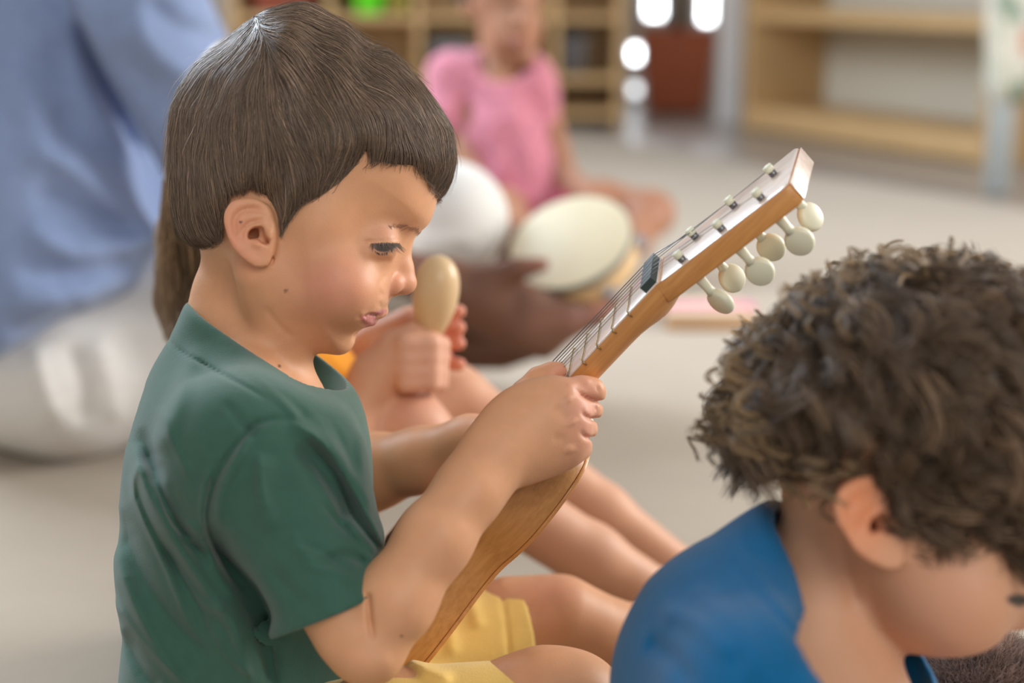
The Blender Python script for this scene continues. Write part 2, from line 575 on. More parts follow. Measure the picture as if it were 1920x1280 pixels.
QB = 0.0012
SKIN1 = (.66, .335, .18)
if True:
    S = Shape()
    head_poly = [(345, 300), (352, 215), (390, 140), (450, 88), (520, 50), (580, 40), (640, 62), (710, 112), (765, 168), (800, 225), (820, 285), (825, 335), (818, 380),
                 (805, 416), (785, 436), (768, 455), (757, 478), (749, 505), (741, 532), (733, 553), (727, 570), (716, 583), (703, 592), (698, 603), (690, 614), (678, 621),
                 (669, 630), (665, 641), (655, 657), (638, 665.5), (612, 662), (580, 651), (548, 632), (505, 594), (455, 530), (400, 485), (362, 430), (347, 370)]
    ctrl = [(560, 230, .071, .085), (430, 250, .071, .085), (700, 200, .066, .085), (470, 440, .064, .06), (620, 430, .063, .07), (640, 530, .061, .062), (560, 560, .058, .045),
            (600, 630, .045, .04), (655, 630, .036, .036), (800, 350, .056, .075), (760, 440, .047, .055), (720, 470, .050, .055), (400, 440, .055, .06), (700, 560, .043, .046), (740, 520, .032, .04)]
    S.u(profile_mass(head_poly, HD, ctrl), 0)
    # cheek, brow ridge, socket, lids
    S.u(ell(hp(655, 545, -0.034), (0.022, 0.022, 0.026)), 0.018)
    for sgn in (-1, 1):
        S.s(ell(hp(746, 456, sgn * 0.035), (0.009, 0.005, 0.010), rot_xy(-8)), 0.014)
        S.u(ell(hp(717, 463, sgn * 0.031), (0.0124, 0.0108, 0.0125)), 0.009)

        # wing of the nose and nostril
        S.u(ell(hp(736, 535, sgn * 0.0105), (0.0078, 0.0066, 0.0062), rot_xy(20)), 0.0025)
        S.s(ell(hp(750, 551, sgn * 0.006), (0.0052, 0.0022, 0.0028), rot_xy(6)), 0.002)
    # nose
    S.u(cone(hp(753, 462, 0), hp(754, 505, 0), 0.0042, 0.0060), 0.010)
    S.u(cone(hp(755, 505, 0), hp(757, 529, 0), 0.0058, 0.0070), 0.006)
    S.u(ell(hp(757, 531, 0), (0.0078, 0.0066, 0.0080)), 0.003)
    # lips: the upper overhangs, the lower is full
    up = [hp(716, 583, 0), hp(710, 585.5, -0.006), hp(699, 588, -0.0125), hp(686, 592, -0.0195)]
    upr = [.0032, .0032, .0026, .0014]
    lo_ = [hp(691, 603, 0), hp(690, 603, -0.007), hp(685, 601, -0.0140), hp(679, 596, -0.0200)]
    lor = [.0046, .0044, .0034, .0016]
    mg = [hp(704, 592, 0), hp(700, 592, -0.008), hp(692, 592.5, -0.0150), hp(681, 594, -0.0215)]
    for sgn in (1, -1):
        fl = lambda v: np.array([v[0], v[1], HD + (v[2] - HD) * sgn])
        for a in range(3):
            S.u(cone(fl(up[a]), fl(up[a + 1]), upr[a], upr[a + 1]), 0.003)
            S.u(cone(fl(lo_[a]), fl(lo_[a + 1]), lor[a], lor[a + 1]), 0.003)
    for sgn in (1, -1):
        fl = lambda v: np.array([v[0], v[1], HD + (v[2] - HD) * sgn])
        for a in range(3):
            S.s(cone(fl(mg[a]), fl(mg[a + 1]), 0.0012, 0.0010 if a < 2 else 0.0006), 0.0015)
    S.s(ell(hp(684, 622, 0), (0.008, 0.0024, 0.016), rot_xy(25)), 0.004)
    # neck
    def nk(pts, k, sz):
        S.chain(pts, k, sz, 0.01)
    nk([(462, 470, HD, 70), (452, 560, HD, 86), (447, 640, HD, 100), (471, 752, HD, 120)], 0.012, 0.95)
    S.u(cone(hp(505, 520, -0.048), hp(560, 735, -0.008), 0.012, 0.010), 0.020)
    S.u(cone(c3(450, 745, .925), c3(490, 775, .93), .028, .022), 0.02)
    # trunk, pelvis
    nk([(470, 850, HD, 140), (465, 1000, HD, 165), (450, 1250, HD, 165), (440, 1480, HD, 170)], 0.02, 1.2)
    S.u(cone(c3(490, 860, .89), c3(500, 850, 1.05), .036, .036), 0.03)
    # near (right) arm
    S.chain([(505, 880, .875, 74), (585, 1060, .858, 70), (652, 1178, .85, 70)], 0.012, 1.0)
    S.chain([(676, 1204, .85, 71), (738, 1128, .853, 72), (815, 1010, .862, 66), (880, 920, .874, 60), (938, 842, .888, 52)], 0.004, 1.0, 0.012)
    S.u(ell(c3(700, 1225, .85), (.0165, .016, .02)), 0.01)
    # far (left) arm
    S.chain([(520, 850, 1.05, 80), (560, 930, 1.09, 74), (620, 935, 1.10, 70)], 0.015, 1.0)
    S.chain([(620, 930, 1.10, 68), (700, 884, 1.08, 68), (790, 862, 1.06, 58), (880, 826, 1.035, 44), (930, 815, 1.02, 38)], 0.008, 1.0, 0.01)
    for i, (a, b) in enumerate([((930, 800), (985, 800)), ((935, 815), (990, 825)), ((935, 830), (985, 850)), ((930, 840), (975, 872))]):
        S.chain([(915, 815, 1.02, 26), (a[0] + 30, a[1], 1.01, 16), (b[0] + 22, b[1], .992, 13), (b[0] + 24, b[1] + 12, .978, 10)], 0.004)
    S.chain([(915, 800, 1.02, 20), (955, 775, 1.0, 14), (985, 782, .985, 11)], 0.004)
    # near hand: back of the hand, knuckles, four curled fingers and the thumb over the strings
    S.chain([(938, 842, .888, 54), (985, 800, .897, 60)], 0.02, 0.8)
    MC = [((962, 800), (1046, 742), 27), ((968, 822), (1068, 778), 27), ((975, 842), (1070, 816), 26), ((985, 856), (1062, 848), 24)]
    for i, (a, b, r) in enumerate(MC):
        S.chain([(a[0], a[1], .896, 36), (b[0], b[1], .900, r + 1)], 0.014, 1.0)
    S.u(ell(c3(1005, 800, .899), (.030, .024, .014), rot_xy(35)), 0.014)
    FG = [[(1046, 741, .901, 28), (1090, 731, .905, 25), (1109, 733, .908, 23.5), (1113, 735, .930, 21), (1082, 728, .955, 18)],
          [(1062, 778, .899, 26), (1092, 766, .904, 20), (1105, 766, .907, 19), (1110, 768, .930, 18), (1080, 768, .955, 17)],
          [(1062, 814, .899, 24), (1086, 802, .904, 20), (1095, 801, .906, 19), (1100, 804, .930, 18), (1070, 805, .952, 16)],
          [(1056, 846, .900, 24), (1080, 840, .904, 22), (1087, 838, .907, 20), (1090, 842, .928, 17), (1062, 842, .948, 14)]]
    for q in FG: S.chain(q, 0.0035, 1.0, 0.004)
    S.chain([(962, 788, .905, 36), (985, 738, .918, 24), (1008, 708, .918, 17), (1036, 697, .918, 15.5), (1048, 695, .918, 14)], 0.008, 1.0, 0.006)
    # legs, reaching forward to the right
    S.chain([(440, 1500, .92, 150), (740, 1400, .90, 125), (1010, 1325, .90, 84), (1075, 1330, .90, 78), (1160, 1420, .93, 62), (1330, 1600, .97, 44)], 0.02, 1.0, 0.03)
    S.chain([(450, 1480, 1.03, 150), (760, 1270, 1.10, 118), (960, 1175, 1.12, 82), (1050, 1158, 1.12, 68), (1120, 1190, 1.13, 62), (1240, 1200, 1.15, 60), (1480, 1300, 1.17, 36)], 0.02, 1.0, 0.02)
    for (ax_, ay_, ad_) in ((1330, 1600, .97), (1480, 1300, 1.17)):
        S.chain([(ax_, ay_ + 4, ad_, 34), (ax_ + 60, ay_ - 10, ad_, 30), (ax_ + 92, ay_ - 60, ad_, 22)], 0.01)
    ear_shape(S, 468, 437, HD - .068)
    ear_shape(S, 448, 437, HD + .068, sgn=-1, flare=-.3)
    EF, EPt = ear_relief(ear_px(468, 437))
    S.d(folds(EF, HD - .045)); S.d(pits(EPt, HD - .045))
    eye_poly = [(697, 460), (702, 457.5), (722, 457), (742, 457), (749, 459), (741, 465), (730, 470), (720, 472), (709, 470), (701, 465)]
    S.d(folds([([(676, 454), (690, 452), (706, 451.5), (724, 452), (738, 451), (747, 445)], -1.0, 2.8),
               ([(682, 458), (696, 455), (722, 453.5), (742, 454.5)], .5, 2.0),
               ([(693, 466), (706, 477), (722, 480), (740, 474)], .6, 3.2),
               ([(690, 478), (708, 490), (735, 486)], -.5, 6),
               ([(728, 513), (717, 522), (711, 533), (712, 546), (722, 554)], -.5, 4), ([(716, 545), (706, 560), (694, 576), (682, 590)], -.9, 7),
               ([(704, 590), (697, 589), (688, 590.5), (679, 593)], -2.2, 1.9, (0, .2)), ([(700, 604), (690, 603), (680, 598)], .9, 4.5), ([(722, 583), (710, 586), (697, 588), (684, 590.5)], .7, 2.6),
               ([(674, 588), (673, 600)], -.6, 4),
               ([(712, 565), (712, 578)], -.5, 5)], None, mirrored(HD)))
    S.d(pits([(eye_poly, 1.1, 1.6)], None, mirrored(HD)))
    S.d(folds([([(1076, 728), (1090, 740), (1108, 748), (1130, 755)], -2.4, 3.8, (.4, 0)), ([(1090, 768), (1096, 779), (1108, 785), (1120, 786)], -2.4, 3.6, (.4, 0)),
               ([(1086, 806), (1098, 819), (1112, 822)], -2.2, 3.6, (.4, 0)), ([(1060, 722), (1085, 716), (1110, 712)], .6, 6),
               ([(1040, 760), (1070, 790)], -.8, 10), ([(1035, 820), (1062, 822)], -.6, 8), ([(1118, 722), (1122, 735)], -.7, 3), ([(1114, 758), (1118, 770)], -.7, 3),
               ([(1062, 742), (1072, 752)], .9, 9), ([(1072, 786), (1078, 796)], 1.0, 9), ([(1066, 836), (1070, 850)], 1.2, 9),
               ([(690, 1118), (694, 1160), (700, 1205)], -3.4, 5.5, (0, .4)), ([(640, 1230), (690, 1250), (740, 1235)], .8, 20), ([(1043, 690), (1052, 705)], -.4, 3),
               ([(496, 572), (512, 596), (530, 616), (552, 636)], -.9, 6), ([(440, 640), (500, 690), (545, 745)], .8, 9)], .96))
    V, Q = surface(S, (-.30, -.375, .80), (.275, .225, 1.27), QB)
    tint = skin_color(V, SKIN1, [(hp(640, 545, -.055), (.026, .024, .04), (0.62, .25, .17), .75), (hp(470, 470, -.075), (.02, .03, .02), (.70, .28, .18), .7),
                                 (hp(750, 540, -.01), (.014, .012, .014), (.64, .27, .19), .55), (c3(1095, 770, .9), (.014, .03, .04), (.66, .30, .24), .6),
                                 (c3(1048, 700, .92), (.008, .008, .02), (.68, .28, .2), .6), (c3(1040, 1110, 1.08), (.02, .012, .04), (.62, .27, .2), .5),
                                 (hp(740, 440, -.04), (.016, .007, .02), (.50, .24, .17), .5)])
    xm_, ym_ = mirrored(HD)(V)
    lipu = [(726, 579), (723, 587), (712, 592), (704, 589), (692, 590.5), (679, 592.5), (690, 587), (704, 583.5), (716, 580)]
    lipl = [(705, 590), (706, 602), (701, 611), (691, 615), (683, 608), (678, 599), (677, 594), (690, 591.5)]
    mnd = np.minimum(poly_sd(xm_, ym_, catmull(lipu, 3)), poly_sd(xm_, ym_, catmull(lipl, 3)))
    w = np.clip(.5 - mnd / 2.4, 0, 1)[:, None] * .92
    tint = tint * (1 - w) + np.array((.50, .17, .17)) * w
    x_, y_ = proj(V)
    nearside = V[:, 2] < HD - .02
    for (mx, my, mr) in ((536, 545, 2.6), (524, 686, 2.6), (451, 417, 2.4), (753, 1192, 2.2)):
        w = (np.clip(1.6 - np.hypot(x_ - mx, y_ - my) / mr, 0, 1) * nearside)[:, None]
        tint = tint * (1 - w) + np.array((.10, .035, .02)) * w
    pe = poly_sd(xm_, ym_, catmull(eye_poly, 3))
    w = (np.clip(.6 - pe / 1.6, 0, 1) * (ym_ > 440) * (ym_ < 490))[:, None]
    ecol = np.where((xm_ < 707)[:, None], np.array((.30, .22, .20)), np.array((.10, .085, .08)))
    tint = tint * (1 - w) + ecol * w
    boy = link_mesh('person', grounded(to_world(V)), Q, M['skin'], None, True, tint, origin=tuple(wp(430, 1560, HD)[:2]) + (0.0,))
    tag(boy, 'young boy with short brown hair and green t-shirt, looking down at his small guitar', 'person')
    SB = S

    # ---- t-shirt
    def shirt_solid():
        T = Shape()
        def tk(pts, k, sz, j=0.012): T.chain(pts, k, sz, j)
        tk([(474, 612, HD, 128), (500, 670, HD, 152), (488, 745, HD, 178)], 0.01, 1.0)
        tk([(400, 735, HD, 118), (395, 840, HD, 140)], 0.02, 1.2)
        tk([(462, 840, HD, 188), (460, 950, HD, 216), (460, 1080, HD, 222), (452, 1290, HD, 212), (445, 1460, HD, 210)], 0.02, 1.22, 0.015)
        T.u(cone(c3(450, 852, .89), c3(470, 830, 1.06), .047, .044), 0.035)
        T.u(cone(c3(525, 890, .90), c3(560, 870, 1.05), .046, .040), 0.03)
        # near sleeve
        n = np.array([.40, -.92, -.10])
        T.u(cone(c3(508, 885, .885), c3(630, 1190, .855), 118 * .87 / F_PX, 116 * .85 / F_PX, clip=[(c3(617, 1152, .85), n)]), 0.016)
        T.u(cone(c3(560, 840, .905), c3(640, 1010, .885), .024, .020), 0.020)
        # far sleeve
        n2 = c3(640, 940, 1.09) - c3(560, 890, 1.07)
        T.u(cone(c3(520, 860, 1.05), c3(650, 945, 1.10), .034, .034, clip=[(c3(612, 930, 1.09), n2)]), 0.015)
        return T
    SH = shirt_solid()
    inner = shirt_solid()
    e1 = c3(668, 742, HD) - c3(348, 566, HD)
    cc = c3(508, 655, HD)
    cns = []
    for e2 in (c3(548, 646, HD + .055) - c3(474, 656, HD - .055), c3(560, 618, HD + .055) - c3(474, 662, HD - .055)):
        n_ = np.cross(e1, e2); n_ /= np.linalg.norm(n_)
        cns.append(n_ if n_[1] > 0 else -n_)
    def collar(P):                         # above the neckline: positive
        return smin((P - cc) @ cns[0], (P - cc) @ cns[1], .012)
    fl_ = folds([(q_[0], q_[1] * 2.0, q_[2] * .9) + tuple(q_[3:]) for q_ in [([(560, 782), (480, 795), (425, 860), (395, 925), (388, 985), (420, 1060), (455, 1110)], -2.0, 7),
                 ([(470, 815), (440, 870), (415, 930), (410, 1000)], 1.8, 11),
                 ([(390, 975), (430, 1060), (480, 1130), (515, 1195)], -5.0, 20),
                 ([(545, 790), (610, 825), (665, 900), (700, 980), (722, 1030)], 3.5, 16),
                 ([(560, 830), (600, 880), (640, 940), (650, 1000)], -3.5, 22),
                 ([(500, 850), (490, 920), (510, 1000)], 1.8, 22),
                 ([(640, 960), (675, 1010), (700, 1060)], 1.5, 12), ([(600, 1060), (650, 1040), (690, 1060)], -1.6, 12),
                 ([(470, 690), (540, 760), (560, 785)], 2.0, 9), ([(520, 720), (580, 790)], -1.6, 9),
                 ([(250, 830), (268, 900), (310, 990), (370, 1080), (430, 1160)], 2.8, 16), ([(262, 800), (300, 900), (350, 1000), (400, 1060)], -2.4, 17),
                 ([(300, 880), (330, 960), (380, 1010)], 1.8, 12), ([(225, 950), (260, 1060), (320, 1160), (400, 1240)], -2.4, 20),
                 ([(210, 1020), (250, 1130), (300, 1220), (360, 1290)], 2.4, 16), ([(400, 1120), (440, 1180), (470, 1290)], 2.2, 15), ([(440, 1110), (490, 1190), (512, 1290)], -2.6, 15),
                 ([(370, 640), (330, 760), (300, 850)], 1.2, 22), ([(300, 1010), (360, 1110), (390, 1200)], -1.8, 14), ([(230, 1180), (270, 1260), (300, 1290)], -2, 14),
                 ([(500, 1060), (560, 1120), (600, 1150)], -1.2, 13), ([(540, 1000), (590, 1060)], 1.2, 13), ([(560, 1150), (640, 1125), (708, 1090)], -0.7, 3.2),
                 ([(310, 618), (330, 652), (400, 692), (470, 730), (505, 752)], -0.9, 4), ([(620, 785), (668, 790)], -0.9, 4),
                 ([(541, 788), (604, 829), (656, 910), (708, 1002), (724, 1040)], 1.2, 6), ([(556, 812), (628, 887), (662, 968), (711, 1028)], -1.6, 6),
                 ([(485, 845), (488, 900), (498, 960)], 1.0, 8), ([(575, 864), (615, 930), (645, 990)], 1.0, 7), ([(600, 940), (640, 985), (700, 1045)], -.9, 6), ([(640, 968), (680, 1000), (712, 1050)], 1.0, 6), ([(530, 1010), (600, 1030), (660, 1075)], -.7, 6), ([(560, 1060), (620, 1070), (690, 1100)], .6, 6),
                 ([(258, 864), (252, 933), (316, 1072), (356, 1176)], 1.4, 7), ([(287, 898), (304, 956), (333, 1002), (391, 1020)], 1.0, 7), ([(391, 875), (379, 945), (384, 1000)], 1.0, 6), ([(404, 860), (394, 920)], -.8, 5),
                 ([(397, 1020), (477, 1100), (515, 1185)], -1.8, 9), ([(212, 1118), (269, 1205), (345, 1280)], 1.4, 8), ([(500, 1147), (512, 1233), (520, 1290)], -1.2, 4), ([(330, 1050), (380, 1130), (430, 1150)], 1.0, 7), ([(400, 1170), (430, 1230), (480, 1270)], 1.0, 8),
                 ([(300, 760), (330, 840), (360, 900)], .8, 10), ([(420, 750), (460, 800), (480, 820)], -.8, 9), ([(560, 740), (600, 790), (640, 860)], .8, 8), ([(610, 760), (640, 830), (670, 900)], -1.0, 8),
                 ([(675, 800), (680, 880), (700, 960)], 1.5, 12)]], HD, proj, .045)
    nz = ridge_noise(38, .0012, 5); nz2 = ridge_noise(95, .0005, 6)
    nh = np.array([.40, -.92, -.10]); nh /= np.linalg.norm(nh)
    n2h = c3(640, 940, 1.09) - c3(560, 890, 1.07); n2h /= np.linalg.norm(n2h)
    def edge_d(P):
        h1, h2 = c3(617, 1152, .85), c3(612, 930, 1.09)
        e1_ = np.where(np.linalg.norm(P - h1, axis=1) < .06, np.abs((P - h1) @ nh), 1)
        e2_ = np.where(np.linalg.norm(P - h2, axis=1) < .055, np.abs((P - h2) @ n2h), 1)
        return np.minimum(np.maximum(-collar(P), 0), np.minimum(e1_, e2_))
    def disp(P, d):
        e = np.clip((edge_d(P) - .003) / .014, 0, 1)
        q = nz(P, nz2(P, d))
        return q + (fl_(P, q) - q) * e
    SH.d(disp)
    T = Shape()
    T.ops = list(SH.ops)
    T.i(collar, 0.005)
    def inn(P):
        th = .0054 + np.clip((edge_d(P) - .002) / .014, 0, 1) * .010
        near_open = np.minimum(-collar(P) - .06, np.minimum(cone(c3(617, 1152, .85), c3(660, 1240, .85), .075, .075)(P), cone(c3(612, 930, 1.09), c3(680, 960, 1.10), .07, .07)(P)))
        return np.maximum(inner(P) + th, near_open)
    T.s(inn, 0.003)
    T.s(cone(c3(440, 1462, HD), c3(440, 1700, HD), .09, .09, 1.3), 0)
    V, Q = surface(T, (-.28, -.32, .78), (.0, .06, 1.16), QB)
    V = smooth_pass(V, Q, 3)
    M['green'] = mat('green_jersey', srgb(58, 92, 79), rough=0.85, spec=0.15, sheen=0.25, var=0.05, var_scale=120, bump=0.35, bump_scale=1400)
    link_mesh('t_shirt', to_world(V), Q, M['green'], boy)
    # ribbed collar band lying on the shirt
    # ---- shorts
    K = Shape()
    K.chain([(440, 1490, HD, 215), (480, 1500, HD, 190)], 0.02, 1.25)
    n = c3(1010, 1325, .90) - c3(740, 1400, .90)
    def leg(pts, cp, n, k=0.02):
        P = [(c3(p[0], p[1], p[2]), p[3] * p[2] / F_PX) for p in pts]
        for a in range(len(P) - 1):
            K.u(cone(P[a][0], P[a + 1][0], P[a][1], P[a + 1][1], 1.1, clip=[(cp, n)]), k)
    leg([(440, 1500, .92, 165), (740, 1395, .90, 140), (1070, 1325, .90, 100)], c3(1040, 1325, .90), c3(1010, 1325, .90) - c3(740, 1400, .90), 0.006)
    leg([(450, 1480, 1.03, 170), (760, 1265, 1.10, 142), (1000, 1170, 1.12, 88)], c3(972, 1180, 1.12), c3(975, 1195, 1.12) - c3(780, 1210, 1.10), 0.006)
    fk = folds([([(940, 1110), (950, 1180), (955, 1240)], -1.2, 4), ([(800, 1130), (840, 1180), (850, 1235)], 2, 14), ([(760, 1225), (800, 1255), (850, 1275)], 3, 12), ([(700, 1250), (790, 1262)], -2, 8),
                ([(880, 1115), (900, 1180)], 1.5, 12), ([(960, 1250), (1020, 1262), (1060, 1290)], 1.5, 10)])
    nk2 = ridge_noise(60, .0015, 9)
    K.d(lambda P, d: fk(P, nk2(P, d)))
    V, Q = surface(K, (-.28, -.39, .80), (.06, -.12, 1.22), 0.0019)
    V = smooth_pass(V, Q, 1)
    M['yellow'] = mat('yellow_cotton', srgb(232, 196, 112), rough=0.85, spec=0.15, sheen=0.2, var=0.07, var_scale=40, bump=0.3, bump_scale=900)
    link_mesh('shorts', to_world(V), Q, M['yellow'], boy)

    # ---- hair
    hair_poly = [(322, 300), (330, 205), (372, 122), (432, 72), (500, 25), (560, 10), (615, 28), (680, 72), (740, 112), (792, 162), (832, 218), (856, 275), (857, 318), (840, 350), (822, 374),
                 (816, 420), (790, 500), (700, 600), (560, 640), (440, 600), (385, 530), (362, 474), (340, 430), (326, 370)]
    region = [(250, -50), (900, -50), (905, 250), (864, 318), (846, 346), (820, 374), (802, 346), (770, 324), (738, 318), (709, 311), (684, 314), (687, 290), (668, 306), (645, 333), (612, 368), (566, 392), (540, 420), (529, 442),
              (521, 430), (514, 400), (500, 378), (470, 366), (440, 376), (424, 400), (420, 450), (398, 466), (366, 474), (330, 474), (250, 480)]
    hm = profile_mass(hair_poly, HD, [(560, 230, .0775, .095), (430, 250, .0775, .095), (700, 200, .073, .09), (470, 440, .071, .06), (800, 330, .058, .07), (840, 300, .050, .06), (390, 450, .060, .06)], 2.2)
    skull = Shape(); skull.u(profile_mass(head_poly, HD, ctrl), 0)
    def near_px(P):
        Pm = P.copy(); Pm[:, 2] = HD - np.abs(P[:, 2] - HD)
        return proj(Pm)
    def reg(P):
        x, y = near_px(P)
        return poly_sd(x, y, region)
    def cap(P):
        r = reg(P)
        t = np.clip(-r * 0.00024 + 0.0004, -0.002, 0.014)
        x, y = near_px(P)
        t = t + np.clip((x - 690) / 60, 0, 1) * np.clip((y - 215) / 70, 0, 1) * 0.007
        return np.maximum(smax(hm(P), skull(P) - t, 0.006), (r + 5) * 0.0003)
    H = Shape(); H.u(cap, 0)
    lock = ridge_noise(150, .0010, 3, (1, .25, 1)); lock2 = ridge_noise(70, .0012, 4, (1, .4, 1))
    H.d(lambda P, d: lock(P, lock2(P, d)) + .0013)
    V, Q = surface(H, (-.22, .04, .87), (-.025, .22, 1.07), 0.0018)
    M['hair'] = mat('brown_hair', (.085, .052, .032), rough=0.42, spec=0.55, tint=True)
    base_col = np.tile(np.array((.060, .037, .023)), (len(V), 1))
    hair = link_mesh('hair', to_world(V - 0.0008 * 0), Q, M['hair'], boy, True, base_col)
    hcap = lambda P: lock(P, lock2(P, cap(P)))
    rng = np.random.default_rng(5)
    NS = 42000
    pick = rng.choice(len(V), NS * 3)
    R0 = V[pick] + rng.normal(0, .0008, (NS * 3, 3))
    keep = (R0[:, 2] < HD + .02) | (rng.random(len(R0)) < .22)
    R0 = R0[keep][:NS]
    fc = np.array([(340, 300, .05, 1), (370, 180, -.40, .9), (430, 110, -.5, .8), (465, 85, .0, .7), (520, 60, .75, .6), (560, 30, .95, .2), (640, 80, .85, .5), (720, 140, .75, .65), (790, 200, .6, .8), (840, 280, .15, .97),
                   (850, 330, -.45, .9), (560, 120, .65, .75), (490, 180, .15, 1), (450, 300, .02, 1), (400, 250, -.05, 1), (600, 200, .55, .83), (600, 290, .25, .95), (700, 220, .6, .8), (690, 280, .25, .95), (760, 270, .5, .86),
                   (800, 310, .45, .9), (560, 350, 0, 1), (540, 400, .05, 1), (625, 340, -.5, .85), (650, 300, -.15, .95), (400, 440, .15, 1), (440, 350, .03, 1), (720, 300, -.1, 1)], float)
    fd = fc[:, 2:] / np.linalg.norm(fc[:, 2:], axis=1, keepdims=True)
    def flow(P):
        x, y = near_px(P)
        w = 1 / ((x[:, None] - fc[None, :, 0]) ** 2 + (y[:, None] - fc[None, :, 1]) ** 2 + 300) ** 1.6
        w /= w.sum(1, keepdims=True)
        d = w @ fd
        return np.stack([d[:, 0], -d[:, 1], np.zeros(len(d))], -1)
    Kc = rng.normal(size=(3, 5, 3)) * 130; pc = rng.uniform(0, 6.28, (3, 5))
    def clump(P):
        return np.stack([np.sin(P @ Kc[a].T + pc[a]).sum(1) for a in range(3)], -1) * .075
    MP = 11
    stp = .0046 * rng.uniform(.55, 1.25, len(R0))
    d0, g0 = grad(hcap, R0)
    P = R0 - g0 * (d0 + .0018)[:, None]
    target = rng.normal(0.0002, .0007, len(R0))
    fly = rng.random(len(R0)) < .012
    target[fly] += rng.uniform(.001, .007, fly.sum())
    jit = rng.normal(0, .06, (len(R0), 3))
    lim = rng.exponential(6.5, len(R0)) - 7
    bx_, by_ = near_px(R0)
    lim += (bx_ > 660) * rng.exponential(7, len(R0))
    out = [P]
    alive = np.ones(len(P), bool); stop = np.zeros(len(P))
    for q in range(1, MP):
        d, g = grad(hcap, P)
        t = flow(P) + clump(P) + jit
        t -= g * (t * g).sum(1, keepdims=True)
        t /= np.linalg.norm(t, axis=1, keepdims=True) + 1e-6
        want_d = target * q / MP - .0014 * (1 - q / MP) ** 2
        Pn = P + t * stp[:, None] - g * np.clip(d - want_d, -.002, .002)[:, None] * .6
        alive &= reg(Pn) < lim
        P = np.where(alive[:, None], Pn, P)
        stop += alive
        out.append(P)
    PT = resample(np.stack(out, 1), stop)
    ln = np.linalg.norm(PT[:, -1] - PT[:, 0], axis=1)
    sg_ = np.diff(PT, axis=1); sg_ /= np.linalg.norm(sg_, axis=2, keepdims=True) + 1e-9
    turn = (sg_[:, 1:] * sg_[:, :-1]).sum(2).min(1)
    ok = (turn > .72) & (ln > .006) & (ln > .80 * stop * stp)
    stp = stp[ok]; stop = stop[ok]
    PT = PT[ok]
    lum = np.exp(rng.normal(0, .38, len(PT)))[:, None]
    hc = np.array((.185, .125, .084)) * lum
    strands('strands', PT, rng.uniform(.00013, .00024, len(PT)), M['hair'], hair, .3, hc)

    # ---- lashes and brows
    M['lash'] = mat('lash', (.15, .11, .095), rough=0.5)
    a = rng.uniform(0, 1, 105)
    lx = 696 + 54 * a; ly = 456.5 - 1.6 * np.sin(a * 3.1) + rng.normal(0, .5, 105)
    LR, hit = on_surface(SB, lx, ly, .88, .99)
    LD = np.stack([-.15 + .85 * a + rng.normal(0, .17, 105), np.full(105, -.95), -.30 + .15 * a], -1)
    LL = (.0072 * (.7 + .5 * np.sin(a * 3.1)) * rng.uniform(.6, 1.1, 105))[:, None]
    a2 = rng.uniform(.1, 1, 34)
    L2, h2 = on_surface(SB, 697 + 40 * a2, 466 + 9 * np.sin(a2 * 3.1), .88, .99)
    LR = np.concatenate([LR, L2]); LD = np.concatenate([LD, np.stack([rng.normal(0, .2, 34), np.full(34, -.9), np.full(34, -.5)], -1)]); LL = np.concatenate([LL, np.full((34, 1), .0022)])
    LP = np.stack([LR + LD * LL * t + np.array([.28, .30, 0]) * LL * t * t * .5 for t in np.linspace(0, 1, 5)], 1)
    LM = LP.copy(); LM[..., 2] = 2 * HD - LM[..., 2]
    strands('eyelashes', LP, .00011, M['lash'], boy, .3)
    strands('eyelashes', LM, .00011, M['lash'], boy, .3)
    nb_ = 210
    a = rng.random(nb_)
    a = a ** 1.7
    bx, by = 786 - 56 * a, 431 - 7 * np.sin(a * 2.6) + rng.normal(0, 1, nb_) * 3.4 * (1 - .4 * a)
    BB, hit = on_surface(SB, bx, by, .88, 1.0)
    BB = BB[hit]
    d, g = grad(SB, BB)
    tdir = np.array([-.85, .30, 0]) + rng.normal(0, .22, (len(BB), 3)); tdir[:, 2] -= .2
    tdir -= g * (tdir * g).sum(1, keepdims=True)
    BB = np.stack([BB + g * .0002 * (q + .3) + tdir * .0013 * q for q in range(4)], 1)
    BM = BB.copy(); BM[..., 2] = 2 * HD - BM[..., 2]
    M['brow'] = mat('brow', (.30, .165, .10), rough=0.6)
    strands('eyebrow', BB, .00006, M['brow'], boy, .2)
    strands('eyebrow', BM, .00006, M['brow'], boy, .2)
# ------------------------------------------------------------------ the guitar he holds
def tube_mesh(pts, r, n=8, cap=True):
    """world points -> verts, faces of a round bar; r may be a list"""
    pts = [np.asarray(p, float) for p in pts]
    rs = r if isinstance(r, (list, tuple, np.ndarray)) else [r] * len(pts)
    V, Fc = [], []
    ref = None
    for i, p in enumerate(pts):
        t = pts[min(i + 1, len(pts) - 1)] - pts[max(i - 1, 0)]
        t = t / (np.linalg.norm(t) + 1e-12)
        if ref is None:
            ref = np.array([0, 0, 1.0]) if abs(t[2]) < .9 else np.array([1.0, 0, 0])
        A = np.cross(t, ref); A /= np.linalg.norm(A) + 1e-12
        B = np.cross(t, A); ref = -B * 0 + ref
        for q in range(n):
            a = 2 * math.pi * q / n
            V.append(p + (A * math.cos(a) + B * math.sin(a)) * rs[i])
    for i in range(len(pts) - 1):
        for q in range(n):
            Fc.append((i * n + q, i * n + (q + 1) % n, (i + 1) * n + (q + 1) % n, (i + 1) * n + q))
    if cap:
        Fc.append(tuple(range(n))[::-1]); Fc.append(tuple((len(pts) - 1) * n + q for q in range(n)))
    return V, Fc
def bars(name, tubes, mat_, parent, n=8, smooth=True):
    V, Fc = [], []
    for (pts, r) in tubes:
        v, f = tube_mesh(pts, r, n)
        o = len(V); V += v; Fc += [tuple(k + o for k in q) for q in f]
    return link_mesh(name, np.array(V), Fc, mat_, parent, smooth)
